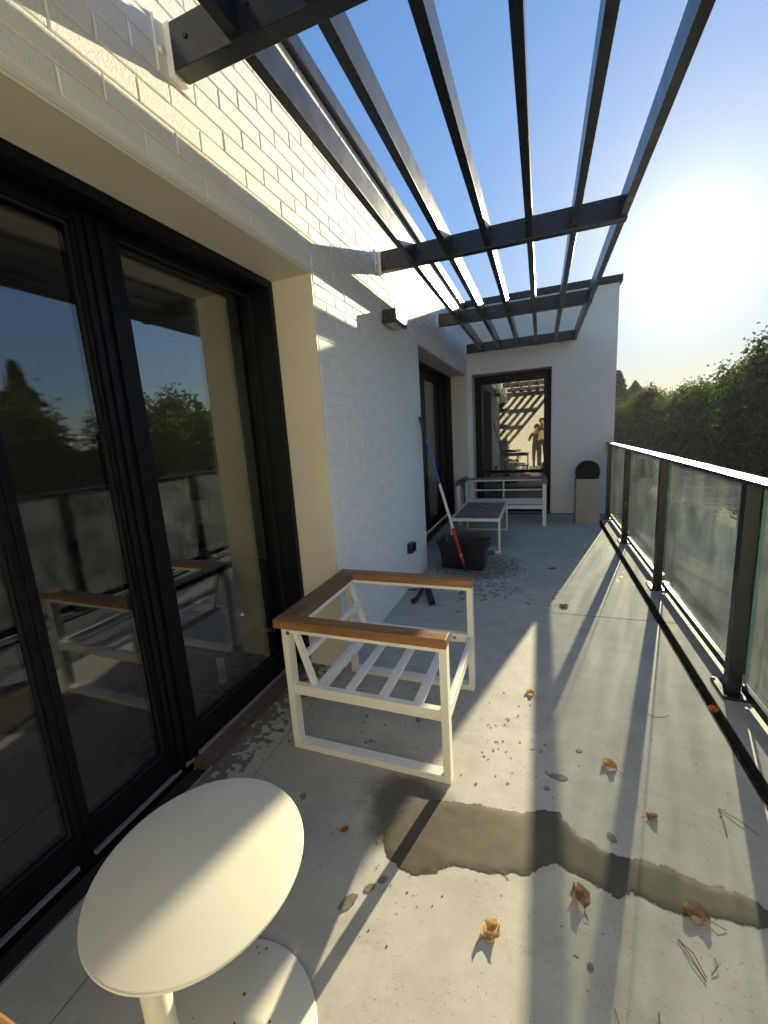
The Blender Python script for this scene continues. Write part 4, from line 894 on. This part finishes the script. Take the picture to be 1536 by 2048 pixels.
def trunk(h, r):
    mb = MB(); mb.tube([(0, 0, 0), (0.03, 0.02, h*0.35), (-0.04, 0.03, h*0.7), (0, 0, h)], [r, r*0.8, r*0.55, r*0.25], 9)
    for k in range(6):
        a = k*1.1; z = h*(0.3+0.1*k); mb.tube([(0, 0, z), (0.5*math.cos(a), 0.5*math.sin(a), z+0.4), (0.95*math.cos(a), 0.95*math.sin(a), z+0.75)], [r*0.4, r*0.25, r*0.1], 6)
    return mb.mesh('trunk', M['bark'], True)
trunkm = trunk(5.0, 0.13)
HT = [('bushy tree with loose top shoots opposite the nearest glass panel', 5.9, 3.0, 3.05), ]
trees = [  # x, y, top z, tint
    (6.4, -3.4, 3.0, (1, 1, 1)), (6.7, -0.6, 2.75, (0.95, 1, 0.9)), (6.3, 2.2, 2.85, (1, 1, 1)), (6.8, 5.0, 2.7, (0.9, 1, 0.9)), (6.5, 7.7, 2.95, (1.05, 1, 0.9)),
    (6.6, 10.4, 2.9, (1, 1, 1)), (6.3, 13.0, 3.25, (1.3, 0.9, 0.75)), (6.7, 15.9, 3.75, (0.95, 1.0, 0.9)), (7.1, 18.9, 3.55, (0.85, 1, 0.9)), (7.0, 22.0, 3.05, (1.0, 1.05, 0.9)),
    (7.2, 25.4, 3.25, (0.8, 0.9, 0.85)), (6.8, 28.6, 2.85, (1.3, 1.2, 0.8)), (6.7, 32.4, 3.75, (1.5, 1.2, 0.7)), (6.3, 36.0, 3.0, (1.2, 1.15, 0.8)), (6.2, 39.5, 3.1, (1.3, 1.25, 0.85)), (9.4, 12.0, 3.6, (0.9, 0.95, 0.9)), (9.6, 17.5, 3.5, (0.9, 0.95, 0.9)), (9.6, 23.5, 3.4, (1, 1, 0.9)), (9.3, 6.4, 3.2, (0.85, 0.95, 0.9)), (9.5, 2.4, 3.3, (0.9, 0.95, 0.9)), (9.6, -2.2, 3.2, (0.95, 1, 0.9))]
vis = {7: 'tall leafy tree with loose top shoots at the right edge beyond the balustrade', 8: 'dark green bushy tree with feathery top behind the second glass panel', 9: 'rounded green tree sloping down beyond the third glass panel',
       10: 'low sunlit green tree beyond the far glass panels', 11: 'bushy olive green tree left of the taller dark ones', 12: 'golden green tree catching the sun near the house corner', 13: 'yellowish low tree just right of the house corner', 14: 'small pale green tree tight against the house corner'}
refl = ['tree reflected at far left of the doors behind the photographer', 'leafy tree opposite the rear wing wall', 'tree opposite the armchair behind the handrail', 'green tree reflected in the left door pane', 'tree reflected in the right door pane below the sky',
        'bushy tree beyond the second balustrade post', 'reddish tinged leafy tree at the right picture edge', None, None, None, None, None, None, None, None, 'dark tree in the second row behind the reddish one', 'dark tree in the second row behind the tall leafy one', 'second row tree behind the rounded green one', 'dark tree in the second row filling the gap beside the pointed fir', 'second row tree showing only as a reflection in the left door pane', 'second row tree opposite the photographer, showing only in reflections']
for i, (x, y, zt, tint) in enumerate(trees):
    me, H_ = variants[i % 4]; lab = vis.get(i) or refl[i]
    t_ = thing('garden_tree', lab, 'tree', (x, y, -3.2), random.uniform(0, 6.28), 'leafy trees in the garden row')
    s = 1.0
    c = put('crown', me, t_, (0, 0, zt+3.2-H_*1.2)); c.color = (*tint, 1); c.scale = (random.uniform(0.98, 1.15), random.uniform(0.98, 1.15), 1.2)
    put('trunk', trunkm, t_)
# fir behind the row, poplar and cedar far off
def conifer(name, label, loc, H, R, n, size, col, kind):
    r = np.random.default_rng(hash(kind) % 1000 if False else len(label)); z = r.random(n)**0.85
    if kind == 'fir': rad = (1-z)*R*(0.75+0.25*np.sin(z*46))
    elif kind == 'poplar': rad = R*np.sin(np.pi*np.clip(z*0.92+0.06, 0, 1))**0.6*(0.7+0.3*r.random(n))
    else: rad = R*(np.where(z < 0.75, 0.65+0.35*np.sin(z*30), 1.4*(1-z)*1.5))
    a = r.random(n)*6.283; rr = rad*np.sqrt(r.uniform(0.25, 1.0, n)); lob = 1+0.22*np.sin(a*5+z*22)
    P = np.stack([rr*np.cos(a)*lob, rr*np.sin(a)*lob, H*(0.12+0.88*z)], 1)
    t_ = thing(name, label, 'tree', loc)
    c = put('crown', leaf_cloud('crown', P, r.uniform(0.7, 1.2, n)*size, M['needle'], r.random(n), up=0.15), t_); c.color = (*col, 1)
    MB().tube([(0, 0, 0), (0, 0, H*0.5), (0, 0, H*0.95)], [0.03*H*0.6, 0.02*H*0.6, 0.004*H], 8).build('trunk', M['bark'], t_)
conifer('fir_tree', 'dark pointed fir rising above the row, reflected in the left door pane', (11.0, 7.8, -3.2), 7.3, 2.7, 11000, 0.24, (1, 1, 1), 'fir')
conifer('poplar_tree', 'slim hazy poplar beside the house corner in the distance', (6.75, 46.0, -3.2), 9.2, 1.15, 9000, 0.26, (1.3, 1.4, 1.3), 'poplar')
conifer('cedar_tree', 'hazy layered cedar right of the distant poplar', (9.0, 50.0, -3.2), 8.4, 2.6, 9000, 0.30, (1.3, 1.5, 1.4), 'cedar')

# ------------------------------------------------------------------ haze: one box of thin air round the whole scene
hm = bpy.data.materials.new('haze'); hm.use_nodes = True; ht = hm.node_tree; ht.nodes.clear()
ho = ht.nodes.new('ShaderNodeOutputMaterial'); pv = ht.nodes.new('ShaderNodeVolumePrincipled')
pv.inputs['Color'].default_value = (0.90, 0.95, 1.0, 1); pv.inputs['Density'].default_value = 0.00045; pv.inputs['Anisotropy'].default_value = 0.4
ht.links.new(pv.outputs[0], ho.inputs['Volume'])
hz = MB().box(-202, 302, -202, 402, -4.4, 8.6).build('haze', hm); hz['kind'] = 'stuff'
